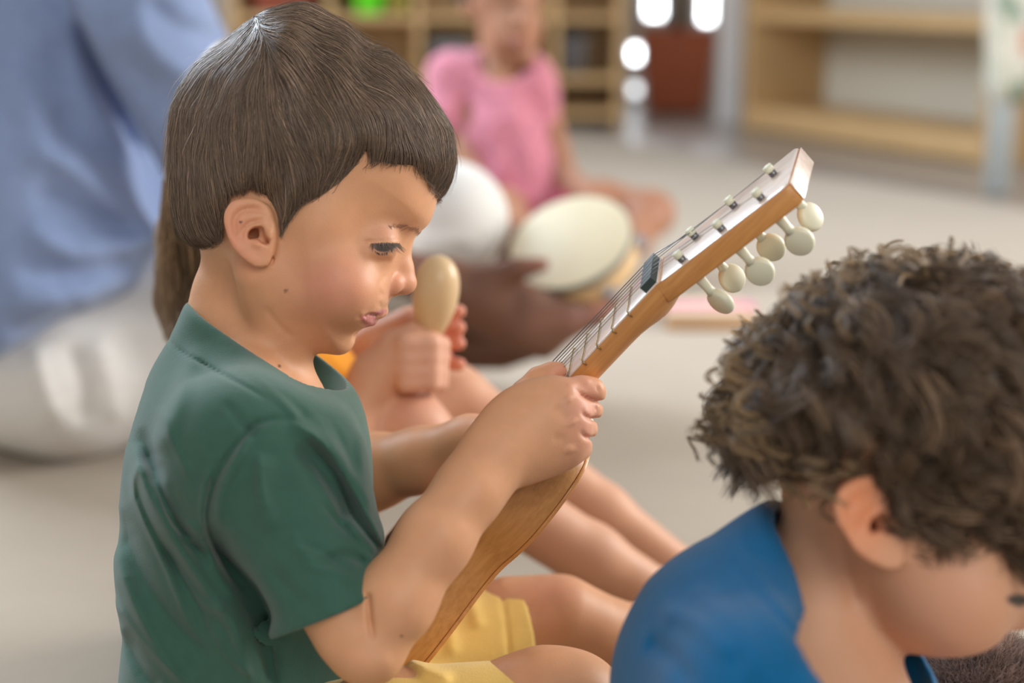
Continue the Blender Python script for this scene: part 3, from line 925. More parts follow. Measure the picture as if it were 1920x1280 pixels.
def recalc(o, bevel=0.0, seg=2, sharp=35):
    import bmesh
    bm = bmesh.new(); bm.from_mesh(o.data)
    bmesh.ops.recalc_face_normals(bm, faces=bm.faces)
    if bevel:
        E = [e for e in bm.edges if len(e.link_faces) == 2 and e.calc_face_angle(0) > math.radians(sharp)]
        bmesh.ops.bevel(bm, geom=E, offset=bevel, segments=seg, affect='EDGES', profile=0.5)
    for e in bm.edges:
        e.smooth = not (len(e.link_faces) == 2 and e.calc_face_angle(0) > math.radians(40))
    bm.to_mesh(o.data); bm.free()
    return o
def prism(name, outline, h0, h1, frame, mat_, parent, bevel=0.0, seg=2, smooth=True):
    """outline (u, v) in a frame (O, A, B, N) of world vectors, from height h0 to h1 along N"""
    O, A, B, N = frame
    n = len(outline)
    V = [O + A * u + B * v + N * h for h in (h0, h1) for (u, v) in outline]
    Fc = [tuple(range(n))[::-1], tuple(range(n, 2 * n))] + [(i, (i + 1) % n, n + (i + 1) % n, n + i) for i in range(n)]
    o = link_mesh(name, np.array(V), Fc, mat_, parent, smooth)
    return recalc(o, bevel, seg)
def box(name, lo, hi, mat_, parent=None, bevel=0.0, rot=None, origin=None):
    lo = np.array(lo, float); hi = np.array(hi, float)
    c = (lo + hi) / 2
    R = np.eye(3) if rot is None else rot
    O = c; h = (hi - lo) / 2
    fr = (O, R[:, 0], R[:, 1], R[:, 2])
    V = [(-h[0], -h[1]), (h[0], -h[1]), (h[0], h[1]), (-h[0], h[1])]
    if parent is None and origin is None:
        origin = (c[0], c[1], lo[2])
    n = 4
    P = [O + fr[1] * u + fr[2] * v + fr[3] * w for w in (-h[2], h[2]) for (u, v) in V]
    Fc = [(3, 2, 1, 0), (4, 5, 6, 7)] + [(i, (i + 1) % 4, 4 + (i + 1) % 4, 4 + i) for i in range(4)]
    o = link_mesh(name, np.array(P), Fc, mat_, parent, True, None, origin)
    return recalc(o, bevel)
def vec_w(v): return v[0] * RV + v[1] * UV + v[2] * FV

if True:
    ga = np.array([.615, .68, -.40]); ga /= np.linalg.norm(ga)
    gb = np.array([.133, .41, .90]); gb -= ga * (ga @ gb); gb /= np.linalg.norm(gb)
    gn = -np.cross(ga, gb)
    O_ = to_world(c3(1211, 556, .887))
    A_, B_, N_ = vec_w(ga), vec_w(gb), vec_w(gn)
    dl_ = math.radians(8.7)
    AH = A_ * math.cos(dl_) - N_ * math.sin(dl_); NH = N_ * math.cos(dl_) + A_ * math.sin(dl_)
    FR = (O_, A_, B_, N_)
    OH = O_ + A_ * .0115
    FH = (OH, AH, B_, NH)
    def wood(name, c1, c2, rough, coat, scale=1.0):
        m = mat(name, c1, rough=rough, spec=.5, coat=coat)
        nt = m.node_tree; N, L = nt.nodes, nt.links
        tc = N.new('ShaderNodeTexCoord'); mp = N.new('ShaderNodeMapping')
        # grain runs along the neck
        q = Matrix(((A_[0], B_[0], N_[0]), (A_[1], B_[1], N_[1]), (A_[2], B_[2], N_[2]))).transposed().to_euler()
        mp.inputs['Rotation'].default_value = q
        mp2 = N.new('ShaderNodeMapping'); mp2.inputs['Scale'].default_value = (14 * scale, 260 * scale, 260 * scale)
        no = N.new('ShaderNodeTexNoise'); no.inputs['Scale'].default_value = 1; no.inputs['Detail'].default_value = 6; no.inputs['Roughness'].default_value = .62
        no2 = N.new('ShaderNodeTexNoise'); no2.inputs['Scale'].default_value = 22
        cr = N.new('ShaderNodeValToRGB')
        cr.color_ramp.elements[0].position = .32; cr.color_ramp.elements[0].color = (*c2, 1)
        cr.color_ramp.elements[1].position = .66; cr.color_ramp.elements[1].color = (*c1, 1)
        L.new(tc.outputs['Object'], mp.inputs['Vector']); L.new(mp.outputs[0], mp2.inputs['Vector']); L.new(mp2.outputs[0], no.inputs['Vector'])
        L.new(tc.outputs['Object'], no2.inputs['Vector'])
        ad = N.new('ShaderNodeMath'); ad.operation = 'MULTIPLY_ADD'; ad.inputs[1].default_value = .35; ad.inputs[2].default_value = -.17
        L.new(no2.outputs['Fac'], ad.inputs[0])
        sm = N.new('ShaderNodeMath'); L.new(ad.outputs[0], sm.inputs[0]); L.new(no.outputs['Fac'], sm.inputs[1])
        L.new(sm.outputs[0], cr.inputs['Fac']); L.new(cr.outputs['Color'], N['Principled BSDF'].inputs['Base Color'])
        return m
    M['neckwood'] = wood('beech_varnish', srgb(216, 154, 90), srgb(192, 128, 68), .42, .12)
    M['bodywood'] = wood('body_varnish', srgb(206, 150, 90), srgb(184, 128, 70), .5, .06, 1.2)
    M['facewood'] = wood('pale_face_wood', srgb(236, 218, 206), srgb(216, 192, 176), .28, .6)
    M['peg'] = mat('ivory_plastic', srgb(226, 224, 200), rough=.38, spec=.5, sss=.15, sss_scale=.004, sss_r=(1, .9, .6))
    M['nut'] = mat('dark_nut', srgb(52, 66, 64), rough=.5)
    M['steel'] = mat('string_steel', (.20, .20, .21), rough=.35, metal=.9)
    M['brass'] = mat('fret_brass', (.42, .30, .12), rough=.35, metal=.8)
    gt = thing('guitar', "small natural wood guitar with cream tuning pegs, held by the boy in green", 'guitar', tuple(O_ - A_ * .30))
    # neck: a D shaped section, widening into the heel
    sec = []
    NW = .039
    for i, u in enumerate(np.linspace(.013, -.135, 26)):
        hh = .0165 + .0035 * math.exp(-((u + .004) / .012) ** 2)
        pts = [(0, 0), (0, -.005)]
        for t in np.linspace(0, math.pi, 13)[0:]:
            pts.append((NW / 2 - NW / 2 * math.cos(t), -.005 - (hh - .005) * math.sin(t) ** .8))
        pts += [(NW, 0)]
        sec.append([O_ + A_ * u + B_ * v + N_ * w for (v, w) in pts])
    ns = len(sec[0]); V = [p for s_ in sec for p in s_]
    Fc = [(i * ns + j, i * ns + (j + 1) % ns, (i + 1) * ns + (j + 1) % ns, (i + 1) * ns + j) for i in range(len(sec) - 1) for j in range(ns)]
    Fc += [tuple(range(ns)), tuple((len(sec) - 1) * ns + j for j in range(ns))[::-1]]
    recalc(link_mesh('neck', np.array(V), Fc, M['neckwood'], gt))
    prism('fretboard', [(-.13, .0004), (.011, .0004), (.011, NW - .0004), (-.13, NW - .0004)], 0, .0012, FR, M['facewood'], gt, .0003)
    hs = [(-.004, -.0), (.006, -.0015), (.088, -.0045), (.0925, -.002), (.1015, .0435), (.0995, .0475), (.094, .048), (.006, NW + .0015), (-.004, NW)]
    hd_ = prism('headstock', hs, -.0135, -.0008, FH, M['neckwood'], gt, .0016, 3)
    prism('headstock_face', [(u * .985 + .0005, v * .97 + .0007) for (u, v) in hs], -.0009, .0, FH, M['facewood'], hd_, .0003)
    prism('headstock_end_sheen', [(.0925, -.0018), (.1015, .0437), (.1021, .0437), (.0931, -.0022)], -.0126, -.0008, FH, M['facewood'], hd_, .0003)  # window reflection on the lacquered end, put in as a pale strip
    # nut with slots
    nt_ = []
    for i in range(6):
        v0 = .0005 + i * (NW - .001) / 6; v1 = v0 + (NW - .001) / 6
        nt_ += [(v0, .0058), (v1 - .0012, .0058), (v1 - .0012, .0050), (v1, .0050)]
    prof = [(.0005, .0)] + nt_ + [(NW - .0005, .0058), (NW - .0005, 0)]
    V = [O_ + A_ * u + B_ * v + N_ * w for u in (.0015, .0105) for (v, w) in prof]
    n = len(prof)
    Fc = [tuple(range(n)), tuple(range(n, 2 * n))[::-1]] + [(i, (i + 1) % n, n + (i + 1) % n, n + i) for i in range(n)]
    recalc(link_mesh('nut', np.array(V), Fc, M['nut'], gt))
    for k in range(1, 9):
        u = -.0145 * k * (1 - .012 * k)
        f0 = O_ + A_ * u
        bars('fret', [([f0 - B_ * .0007 + N_ * -.0022, f0 - B_ * .0008 + N_ * .0008, f0 + B_ * .001 + N_ * .0021, f0 + B_ * (NW - .001) + N_ * .0021, f0 + B_ * (NW + .0008) + N_ * .0008], .00042)], M['brass'], gt, 6)
    # tuning pegs: post through the head, square tip in front, round grip behind
    pegs = [(.0175, .0050, .85), (.046, .0050, 1.50), (.074, .0050, 1.45), (.026, .0275, 2.3), (.0545, .0285, 1.45), (.083, .0295, 2.45)]
    tips = []
    for (u, v, ph) in pegs:
        b0 = OH + AH * u + B_ * v
        tips.append(b0 + NH * .0042)
        pg = bars('tuning_peg', [([b0 + NH * .0066, b0 + NH * .0030], [.0030, .0032]), ([b0 - NH * .0125, b0 - NH * .0150, b0 - NH * .021, b0 - NH * .0255], [.0042, .0036, .0030, .0034])], M['peg'], gt, 6)
        bars('peg_shaft', [([b0 + NH * .0031, b0 - NH * .0010], .0023)], M['steel'], pg, 8)
        nrm = AH * math.cos(ph) + B_ * math.sin(ph)
        t2 = np.cross(NH, nrm)
        cc_ = b0 - NH * .0325
        rr = [(0, .0), (.0068, .0), (.0078, .0008), (.0084, .0022), (.0084, .0040), (.0076, .0050), (0.006, .0045), (0, .0041)]
        V, Fc = [], []
        nn = 28
        for (r_, h_) in rr[1:-1]:
            for q in range(nn):
                a = 2 * math.pi * q / nn
                V.append(cc_ + nrm * (h_ - .0025) + (NH * math.cos(a) * 1.05 + t2 * math.sin(a) * .98) * r_)
        m_ = len(rr) - 2
        Fc = [(i * nn + q, i * nn + (q + 1) % nn, (i + 1) * nn + (q + 1) % nn, (i + 1) * nn + q) for i in range(m_ - 1) for q in range(nn)]
        Fc += [tuple(range(nn))[::-1], tuple((m_ - 1) * nn + q for q in range(nn))]
        recalc(link_mesh('peg_button', np.array(V), Fc, M['peg'], pg))
    # body
    bo = []
    prof_b = [(-.110, .004), (-.112, .013), (-.118, .022), (-.128, .030), (-.142, .037), (-.158, .041), (-.174, .040), (-.188, .037), (-.202, .039), (-.218, .047), (-.236, .057), (-.256, .065), (-.276, .066), (-.292, .058), (-.303, .042), (-.308, .020)]
    half = catmull(prof_b, 4, False)
    ring = [(u, NW / 2 - w) for (u, w) in half] + [(u, NW / 2 + w) for (u, w) in half[::-1]]
    body = prism('body', ring, -.045, -.004, FR, M['bodywood'], gt, .0012, 2)
    prism('back_plate', [(u, NW / 2 + (v - NW / 2) * 1.008) for (u, v) in ring], -.0475, -.045, FR, M['neckwood'], gt, .0006)
    prism('soundboard', [(u, NW / 2 + (v - NW / 2) * 1.015) for (u, v) in ring], -.004, -.0008, FR, M['facewood'], gt, .0006)
    prism('sound_hole', [(-.175 + .02 * math.cos(t), NW / 2 + .02 * math.sin(t)) for t in np.linspace(0, 2 * math.pi, 32, endpoint=False)], -.0009, -.0004, FR, mat('hole_dark', (.02, .012, .008)), gt)
    prism('bridge', [(-.262, NW / 2 - .03), (-.250, NW / 2 - .03), (-.250, NW / 2 + .03), (-.262, NW / 2 + .03)], -.001, .006, FR, M['nut'], gt, .001)
    prism('heel', [(-.115, .008), (-.096, .009), (-.096, NW - .009), (-.115, NW - .008)], -.033, -.010, FR, M['neckwood'], gt, .003)
    prism('heel_cap', [(-.115, .007), (-.094, .008), (-.094, NW - .008), (-.115, NW - .007)], -.0365, -.033, FR, M['peg'], gt, .001)
    # strings: from each post over the nut to the bridge
    for i in range(6):
        v = .0036 + i * (NW - .0072) / 5
        tp_ = tips[[0, 1, 2, 5, 4, 3][i]]
        sv = NW / 2 + (v - NW / 2) * 1.25
        bars('string', [([tp_, O_ + A_ * .0105 + B_ * v + N_ * .0058, O_ + A_ * .0015 + B_ * v + N_ * .0058, O_ - A_ * .256 + B_ * sv + N_ * .0075], .00014 + .00004 * i)], M['steel'], gt, 6)
# ------------------------------------------------------------------ other children and the adult
def body_from(S, lo, hi, h, smooth=1):
    V, Q = surface(S, lo, hi, h)
    if smooth: V = smooth_pass(V, Q, smooth)
    return V, Q
def hand(S, W, K, D, pts, r=1.0):
    """palm from wrist W to knuckles K (px), fingers as chains (px, py, D, r)"""
    for q in pts: S.chain(q, 0.004, 1.0, 0.003)

SKIN2 = (.64, .34, .21)
SKIN3 = (.17, .075, .045)
SKIN4 = (.38, .175, .10)

# ---- girl with the maraca, sitting just behind the boy
if True:
    GD = 1.25
    S = Shape()
    S.u(ell(c3(560, 300, GD), (.070, .085, .066)), 0)                       # head, hidden behind the boy's
    S.u(ell(c3(650, 400, GD), (.045, .055, .045)), .03)
    S.u(ell(c3(742, 405, GD), (.010, .009, .009)), .008)
    for sg in (-1, 1):
        S.s(ell(c3(735, 350, GD + sg * .03), (.010, .006, .010)), .012); S.u(ell(c3(708, 352, GD + sg * .030), (.011, .010, .011)), .005)
    S.u(cone(c3(722, 458, GD - .012), c3(722, 458, GD + .012), .004, .004), .005)
    S.chain([(520, 420, GD, 80), (500, 560, GD, 80), (470, 640, GD, 100)], .015)
    S.chain([(470, 720, GD, 130), (450, 900, GD, 150), (430, 1080, GD, 165)], .03, 1.2)
    S.chain([(470, 700, GD - .07, 75), (560, 880, GD - .08, 60), (630, 855, GD - .05, 50)], .02)
    S.chain([(630, 855, GD - .05, 48), (668, 770, GD - .035, 46), (702, 706, GD - .03, 41)], .01)
    S.chain([(702, 704, GD - .03, 42), (742, 676, GD - .03, 50), (772, 672, GD - .03, 44)], .012, .9)
    for i, (y0, y1, r) in enumerate([(640, 644, 18), (668, 670, 17), (694, 696, 16), (718, 718, 14)]):
        S.chain([(758, y0 + 4, GD - .045, r + 2), (808, y1, GD - .040, r), (828, y1 + 2, GD - .020, r - 2), (806, y1 + 2, GD, r - 3)], .004, 1, .004)
    S.chain([(735, 640, GD - .035, 22), (775, 622, GD - .035, 18), (806, 626, GD - .030, 15)], .006)
    # far arm and its hand
    S.chain([(500, 700, GD + .06, 66), (590, 725, GD + .06, 56), (640, 700, GD + .06, 46), (700, 645, GD + .05, 40), (770, 612, GD + .05, 38), (800, 625, GD + .05, 40)], .015)
    for (y0, y1) in ((585, 583), (612, 614), (645, 644), (680, 683)):
        S.chain([(800, (y0 + 620) / 2, GD + .05, 20), (840, y0, GD + .045, 14), (862, y1, GD + .035, 13)], .004)
    # legs: thighs, raised knees, shins, feet
    S.chain([(450, 1080, GD - .02, 135), (620, 880, GD - .02, 105), (765, 812, GD - .01, 66), (800, 840, GD - .01, 58), (930, 930, GD + .02, 66), (1110, 1046, GD + .04, 60), (1250, 1120, GD + .06, 42), (1370, 1190, GD + .07, 32)], .012, 1, .012)
    S.chain([(470, 1060, GD + .10, 130), (700, 820, GD + .13, 95), (850, 745, GD + .15, 60), (960, 820, GD + .15, 54), (1130, 960, GD + .16, 50), (1290, 1075, GD + .17, 36), (1390, 1140, GD + .18, 30)], .012, 1, .012)
    S.u(ell(c3(775, 800, GD - .02), (.027, .022, .027)), .015)
    for (x, y, d) in ((1370, 1190, GD + .07), (1390, 1140, GD + .18)):
        S.chain([(x, y, d, 34), (x + 70, y + 10, d + .01, 28), (x + 130, y - 20, d + .01, 22)], .01)
    V, Q = body_from(S, (-.36, -.36, 1.07), (.28, .21, 1.54), .0030)
    tint = skin_color(V, SKIN2, [(c3(850, 640, GD + .04), (.035, .06, .03), (.72, .22, .15), .8), (c3(775, 795, GD - .04), (.03, .02, .03), (.66, .30, .20), .5), (c3(800, 690, GD - .04), (.03, .04, .03), (.70, .36, .27), .5), (c3(722, 462, GD), (.010, .004, .014), (.55, .2, .18), .9)] + [(c3(727, 358, GD + q * .030), (.009, .0035, .010), (.05, .035, .03), 1) for q in (-1, 1)] + [(c3(728, 325, GD + q * .030), (.010, .003, .014), (.25, .14, .08), .9) for q in (-1, 1)])
    girl = link_mesh('person', grounded(to_world(V)), Q, M['skin_far'], None, True, tint, origin=tuple(wp(430, 1200, GD)[:2]) + (0.0,))
    tag(girl, 'child in orange with long light hair and bare knees, holding up a wooden maraca', 'person')
    T = Shape()
    def part(pts, k=.02, sz=1.0, clip=None, j=.015):
        P = [(c3(p[0], p[1], p[2]), p[3] * p[2] / F_PX) for p in pts]
        for a in range(len(P) - 1):
            T.u(cone(P[a][0], P[a + 1][0], P[a][1], P[a + 1][1], sz, clip=clip if a == len(P) - 2 else None), k)
    part([(475, 730, GD, 145), (450, 900, GD, 170), (430, 1060, GD, 185)], .03, 1.25)
    part([(470, 700, GD - .07, 88), (535, 850, GD - .08, 76)], .02)
    part([(500, 700, GD + .02, 85), (590, 712, GD + .02, 82), (680, 680, GD + .03, 62)], .02, 1, [(c3(672, 690, GD + .05), c3(700, 640, GD + .05) - c3(610, 712, GD + .06))])
    T.d(lambda P, d, a=ridge_noise(55, .0016, 21): a(P, d))
    T.s(ell(c3(500, 600, GD), (.045, .030, .045)), .01)
    V, Q = body_from(T, (-.36, -.30, 1.07), (-.04, .06, 1.47), .0032)
    M['orange'] = mat('orange_cotton', srgb(238, 160, 48), rough=.85, spec=.15, sheen=.2)
    link_mesh('t_shirt', to_world(V), Q, M['orange'], girl)
    K = Shape()
    K.chain([(430, 1080, GD, 190), (440, 1130, GD, 185)], .02, 1.3)
    for dz, q in ((-.02, [(450, 1080, GD - .02, 150), (550, 960, GD - .02, 110)]), (.1, [(470, 1060, GD + .10, 145), (590, 930, GD + .12, 105)])):
        K.chain(q, .02)
    V, Q = body_from(K, (-.38, -.38, 1.07), (-.03, -.03, 1.50), .004)
    M['blue_denim'] = mat('denim', srgb(96, 112, 146), rough=.9)
    link_mesh('shorts', to_world(V), Q, M['blue_denim'], girl)
    H = Shape()
    H.u(ell(c3(520, 270, GD + .005), (.084, .090, .080)), 0)
    H.s(ell(c3(720, 420, GD), (.075, .085, .1)), .01)
    H.chain([(430, 330, GD + .02, 95), (360, 450, GD + .02, 68), (338, 560, GD + .01, 50), (330, 625, GD, 22)], .03, 1.2)
    H.chain([(470, 380, GD + .05, 90), (440, 560, GD + .07, 60), (430, 640, GD + .07, 30)], .03, 1.2)
    rn_ = ridge_noise(150, .0022, 31, (1, .12, 1)); rn2_ = ridge_noise(60, .003, 32, (1, .2, 1))
    H.d(lambda P, d: rn_(P, rn2_(P, d)))
    V, Q = body_from(H, (-.36, -.05, 1.10), (-.02, .26, 1.43), .003, 0)
    M['lighthair'] = mat('light_brown_hair', (.27, .175, .10), rough=.5, spec=.4, tint=True)
    hr = link_mesh('hair', to_world(V), Q, M['lighthair'], girl, True, np.tile(np.array((.20, .125, .075)), (len(V), 1)))
    rg = np.random.default_rng(8)
    n = 1500
    st = np.stack([rg.uniform(300, 440, n), rg.uniform(330, 470, n), rg.uniform(GD - .07, GD + .06, n)], -1)
    PT = []
    for (x, y, d) in st:
        x1 = 320 + (x - 300) * .45 + rg.normal(0, 10); y1 = rg.uniform(540, 655)
        PT.append([c3(x + (x1 - x) * t + 8 * math.sin(t * 5 + x * .05), y + (y1 - y) * t, d * (1 - t) + (GD - .03 + rg.normal(0, .01)) * t) for t in np.linspace(0, 1, 7)])
    lum = np.exp(rg.normal(0, .35, n))[:, None]
    strands('strands', np.array(PT), .00045, M['lighthair'], hr, .4, np.array((.28, .18, .105)) * lum)

# ---- maraca
if True:
    A0, A1 = wp(797, 700, 1.232), wp(826, 478, 1.212)
    ax = A1 - A0; Ln = np.linalg.norm(ax); ax /= Ln
    s_ = 1.17 / F_PX
    prof = [(0, .0045), (.06, .0062), (.12, .0055), (.25, .0062), (.34, .0085), (.42, .0118), (.52, .0150), (.62, .0168), (.72, .0172), (.81, .0163), (.88, .0143), (.94, .0108), (.98, .0062), (1.0, .001)]
    pr_ = catmull(prof, 3, False)
    mc = thing('maraca', 'pale wooden maraca held upright in front of the boy\'s nose', 'maraca', tuple(A0))
    w1 = mat('maraca_wood', srgb(212, 180, 136), rough=.45, coat=.2, var=.06, var_scale=25, stretch=(1, 1, .2))
    pts = [A0 + ax * Ln * t for (t, r) in pr_]
    k = next(i for i, (t, r) in enumerate(pr_) if t > .30)
    bars('handle', [(pts[:k + 1], [r * 1.04 for (t, r) in pr_[:k + 1]])], w1, mc, 32)
    bars('head', [(pts[k:], [r * 1.06 for (t, r) in pr_[k:]])], w1, mc, 40)

# ---- the adult on the left
if True:
    S = Shape()
    S.chain([(60, 620, 1.93, 150), (70, 350, 1.93, 170), (60, 0, 1.95, 165), (90, -260, 1.97, 120)], .04, 1.25, .04)
    S.chain([(110, -330, 1.97, 60), (125, -420, 1.97, 58)], .03)
    S.u(ell(c3(150, -560, 1.97), (.095, .115, .078)), .03)
    S.u(ell(c3(200, -500, 1.97), (.06, .075, .055)), .03)
    S.u(ell(c3(285, -520, 1.97), (.015, .018, .014)), .01)
    S.chain([(170, -230, 1.80, 85), (290, 60, 1.80, 70), (400, 330, 1.84, 58)], .03)
    S.chain([(400, 335, 1.84, 58), (620, 470, 1.90, 50), (840, 535, 1.95, 40)], .01)
    S.chain([(170, -230, 2.14, 85), (300, 60, 2.2, 70), (460, 300, 2.22, 58), (800, 420, 2.20, 42), (1060, 480, 2.14, 36), (1120, 540, 2.10, 30)], .02)
    # near hand gripping the tambourine from below, thumb on the skin
    S.chain([(840, 535, 1.95, 42), (900, 560, 1.95, 62), (955, 590, 1.96, 62)], .03, .7)
    S.chain([(915, 525, 1.945, 34), (965, 505, 1.935, 24), (1005, 498, 1.932, 17), (1020, 496, 1.932, 14)], .012)
    for (a, b, c) in (((985, 560), (1060, 585), (1125, 578)), ((990, 585), (1060, 610), (1140, 590)), ((985, 610), (1040, 632), (1085, 612)), ((970, 628), (1020, 650), (1045, 640))):
        S.chain([(a[0], a[1], 1.95, 30), (b[0], b[1], 1.965, 24), (c[0], c[1], 1.985, 17)], .008, 1, .006)
    # far hand behind the drum
    for (x, y) in ((1150, 575), (1135, 590), (1120, 600)):
        S.chain([(1120, 545, 2.08, 24), (x, y, 2.05, 16), (x - 25, y + 8, 2.03, 13)], .006)
    # legs under the trousers, bare foot below
    S.chain([(110, 700, 1.98, 120), (500, 560, 2.02, 110), (830, 420, 2.08, 88), (820, 520, 2.15, 60), (700, 640, 2.2, 50), (560, 700, 2.2, 45)], .03, 1, .03)
    S.chain([(130, 700, 2.15, 110), (560, 640, 2.22, 90), (800, 640, 2.24, 62)], .03)
    S.chain([(800, 640, 2.22, 46), (870, 650, 2.18, 44), (940, 652, 2.14, 42), (1000, 645, 2.12, 30)], .012)
    V, Q = body_from(S, (-.95, -.36, 1.62), (.40, 1.0, 2.40), .0065)
    adult = link_mesh('person', grounded(to_world(V)), Q, M['skin_far'], None, True, skin_color(V, SKIN3, [(c3(1010, 495, 1.93), (.02, .012, .03), (.34, .14, .10), .9), (c3(1050, 600, 1.96), (.05, .012, .04), (.26, .11, .08), .7), (c3(900, 655, 2.12), (.05, .01, .05), (.34, .19, .14), .5), (c3(1140, 580, 2.0), (.03, .02, .04), (.42, .13, .08), .8)]),
                      origin=tuple(wp(100, 850, 1.93)[:2]) + (0.0,))
    tag(adult, 'adult in loose light blue shirt and cream trousers sitting cross-legged, holding a tambourine', 'person')
    T = Shape()
    T.chain([(30, 560, 1.93, 205), (50, 350, 1.93, 215), (50, 0, 1.95, 205), (80, -260, 1.97, 150)], .04, 1.3, .04)
    T.chain([(170, -240, 1.80, 110), (285, 50, 1.80, 112), (395, 320, 1.84, 86), (470, 400, 1.86, 70)], .02, 1, .03)
    T.chain([(170, -240, 2.14, 110), (300, 60, 2.2, 105), (460, 300, 2.22, 80)], .03)
    T.u(cone(c3(180, 430, 1.96), c3(320, 400, 2.02), .075, .045), .04)
    T.u(cone(c3(80, 560, 1.86), c3(60, 300, 1.88), .11, .10), .04)
    T.u(cone(c3(60, 540, 1.82), c3(200, 470, 1.86), .07, .045), .04)
    T.i(lambda P, c=c3(150, 612, 1.9), n=np.array([.50, -.86, -.02]): (P - c) @ (n / np.linalg.norm(n)), .006)
    T.d(folds([([(60, 260), (160, 330), (260, 420), (330, 470)], 14, 26), ([(100, 200), (220, 300), (320, 400)], -12, 30), ([(40, 420), (130, 470), (250, 460), (300, 440)], 12, 22), ([(60, 350), (160, 410), (280, 430)], -11, 24),
               ([(0, 560), (120, 560), (230, 500)], 10, 28), ([(20, 500), (150, 520), (250, 480)], -9, 20), ([(140, 30), (200, 180), (270, 300), (335, 395)], -16, 14), ([(240, 30), (300, 110), (380, 150)], 8, 22), ([(210, 80), (300, 180), (370, 220)], -7, 24), ([(270, -10), (330, 50), (420, 80)], -8, 20),
               ([(0, 100), (60, 200), (80, 330)], 7, 34), ([(90, 60), (120, 200), (110, 300)], -7, 30), ([(0, 620), (80, 600), (160, 570)], -6, 16)], 1.97, proj, .05))
    T.d(ridge_noise(22, .004, 41))
    V, Q = body_from(T, (-.98, -.05, 1.60), (-.20, .66, 2.36), .0055)
    M['bluecloth'] = mat('blue_linen', srgb(136, 154, 192), rough=.85, spec=.15, sheen=.25, var=.05, var_scale=60, bump=.3, bump_scale=600)
    link_mesh('shirt', to_world(V), Q, M['bluecloth'], adult)
    K = Shape()
    K.chain([(40, 690, 1.93, 150), (140, 700, 1.93, 165)], .04, 1.4)
    K.chain([(110, 690, 1.95, 158), (420, 580, 2.0, 135), (700, 470, 2.06, 108), (845, 408, 2.08, 104)], .04, 1, .04)
    K.chain([(835, 415, 2.08, 98), (830, 500, 2.14, 80), (700, 640, 2.2, 62), (600, 690, 2.2, 55)], .03)
    K.chain([(130, 700, 2.15, 130), (560, 650, 2.2, 105), (740, 640, 2.24, 85)], .04)
    K.d(folds([([(60, 640), (80, 720), (110, 800)], 7, 20), ([(120, 640), (150, 720), (150, 800)], -7, 20), ([(180, 620), (210, 710), (220, 800)], 6, 20), ([(780, 430), (850, 420), (930, 380)], -2.5, 16), ([(790, 470), (850, 450), (900, 460)], 3, 14), ([(230, 620), (260, 700)], -5, 22)]))
    K.d(ridge_noise(20, .004, 43))
    V, Q = body_from(K, (-.95, -.38, 1.66), (.05, .26, 2.42), .006)
    wv = to_world(V); wv[:, 2] = np.maximum(wv[:, 2], .001)
    M['cream'] = mat('cream_linen', srgb(224, 222, 218), rough=.9, spec=.1, sheen=.2, var=.04, var_scale=50)
    link_mesh('trousers', wv, Q, M['cream'], adult)
    hh = Shape(); hh.u(ell(c3(120, -590, 1.97), (.115, .125, .105)), 0); hh.s(ell(c3(270, -500, 1.97), (.10, .12, .12)), .01)
    hh.d(ridge_noise(90, .004, 44))
    V, Q = body_from(hh, (-.75, .5, 1.8), (-.4, .98, 2.12), .007)
    link_mesh('hair', to_world(V), Q, mat('black_hair', (.02, .015, .012), rough=.5), adult)

    # ---- tambourine
    TC = c3(1068, 452, 2.0)
    tu = np.array([.906, .423, 0.0]); tn = np.array([-.30, .64, -.708]); tn /= np.linalg.norm(tn)
    tu -= tn * (tu @ tn); tu /= np.linalg.norm(tu); tv = np.cross(tn, tu)
    TCw, TU, TV, TN = to_world(TC), vec_w(tu), vec_w(tv), vec_w(tn)
    R_ = .0805; Hh = .042
    tb = thing('tambourine', 'round skin-topped tambourine with wooden frame, held in the dark-skinned adult\'s hands', 'tambourine', tuple(TCw - TN * Hh))
    circ = lambda r, n=64: [(r * math.cos(t), r * math.sin(t)) for t in np.linspace(0, 2 * math.pi, n, endpoint=False)]
    def ring_mesh(name, r0, r1, h0, h1, m_, par, n=72):
        V = []
        for (r, h) in ((r0, h0), (r1, h0), (r1, h1), (r0, h1)):
            V += [TCw + TU * u + TV * v + TN * h for (u, v) in circ(r, n)]
        Fc = [(k * n + i, k * n + (i + 1) % n, ((k + 1) % 4) * n + (i + 1) % n, ((k + 1) % 4) * n + i) for k in range(4) for i in range(n)]
        return recalc(link_mesh(name, np.array(V), Fc, m_, par), .0006)
    tw = mat('tambourine_wood', srgb(226, 190, 140), rough=.45, coat=.2, var=.06, var_scale=30)
    ring_mesh('frame', R_ - .005, R_ - .0008, -Hh, -.003, tw, tb)
    ring_mesh('rim_band', R_ - .0008, R_ + .0012, -.011, -.0005, mat('rim_band_grey', srgb(120, 124, 122), rough=.4, metal=.3), tb)
    prism('drum_skin', circ(R_ - .0004), -.002, .0006, (TCw, TU, TV, TN), mat('drum_skin_hide', srgb(236, 222, 188), rough=.5, sss=.1, sss_scale=.004, var=.03, var_scale=25), tb, .0006)
    jm = mat('jingle_metal', (.82, .83, .86), rough=.16, metal=1.0)
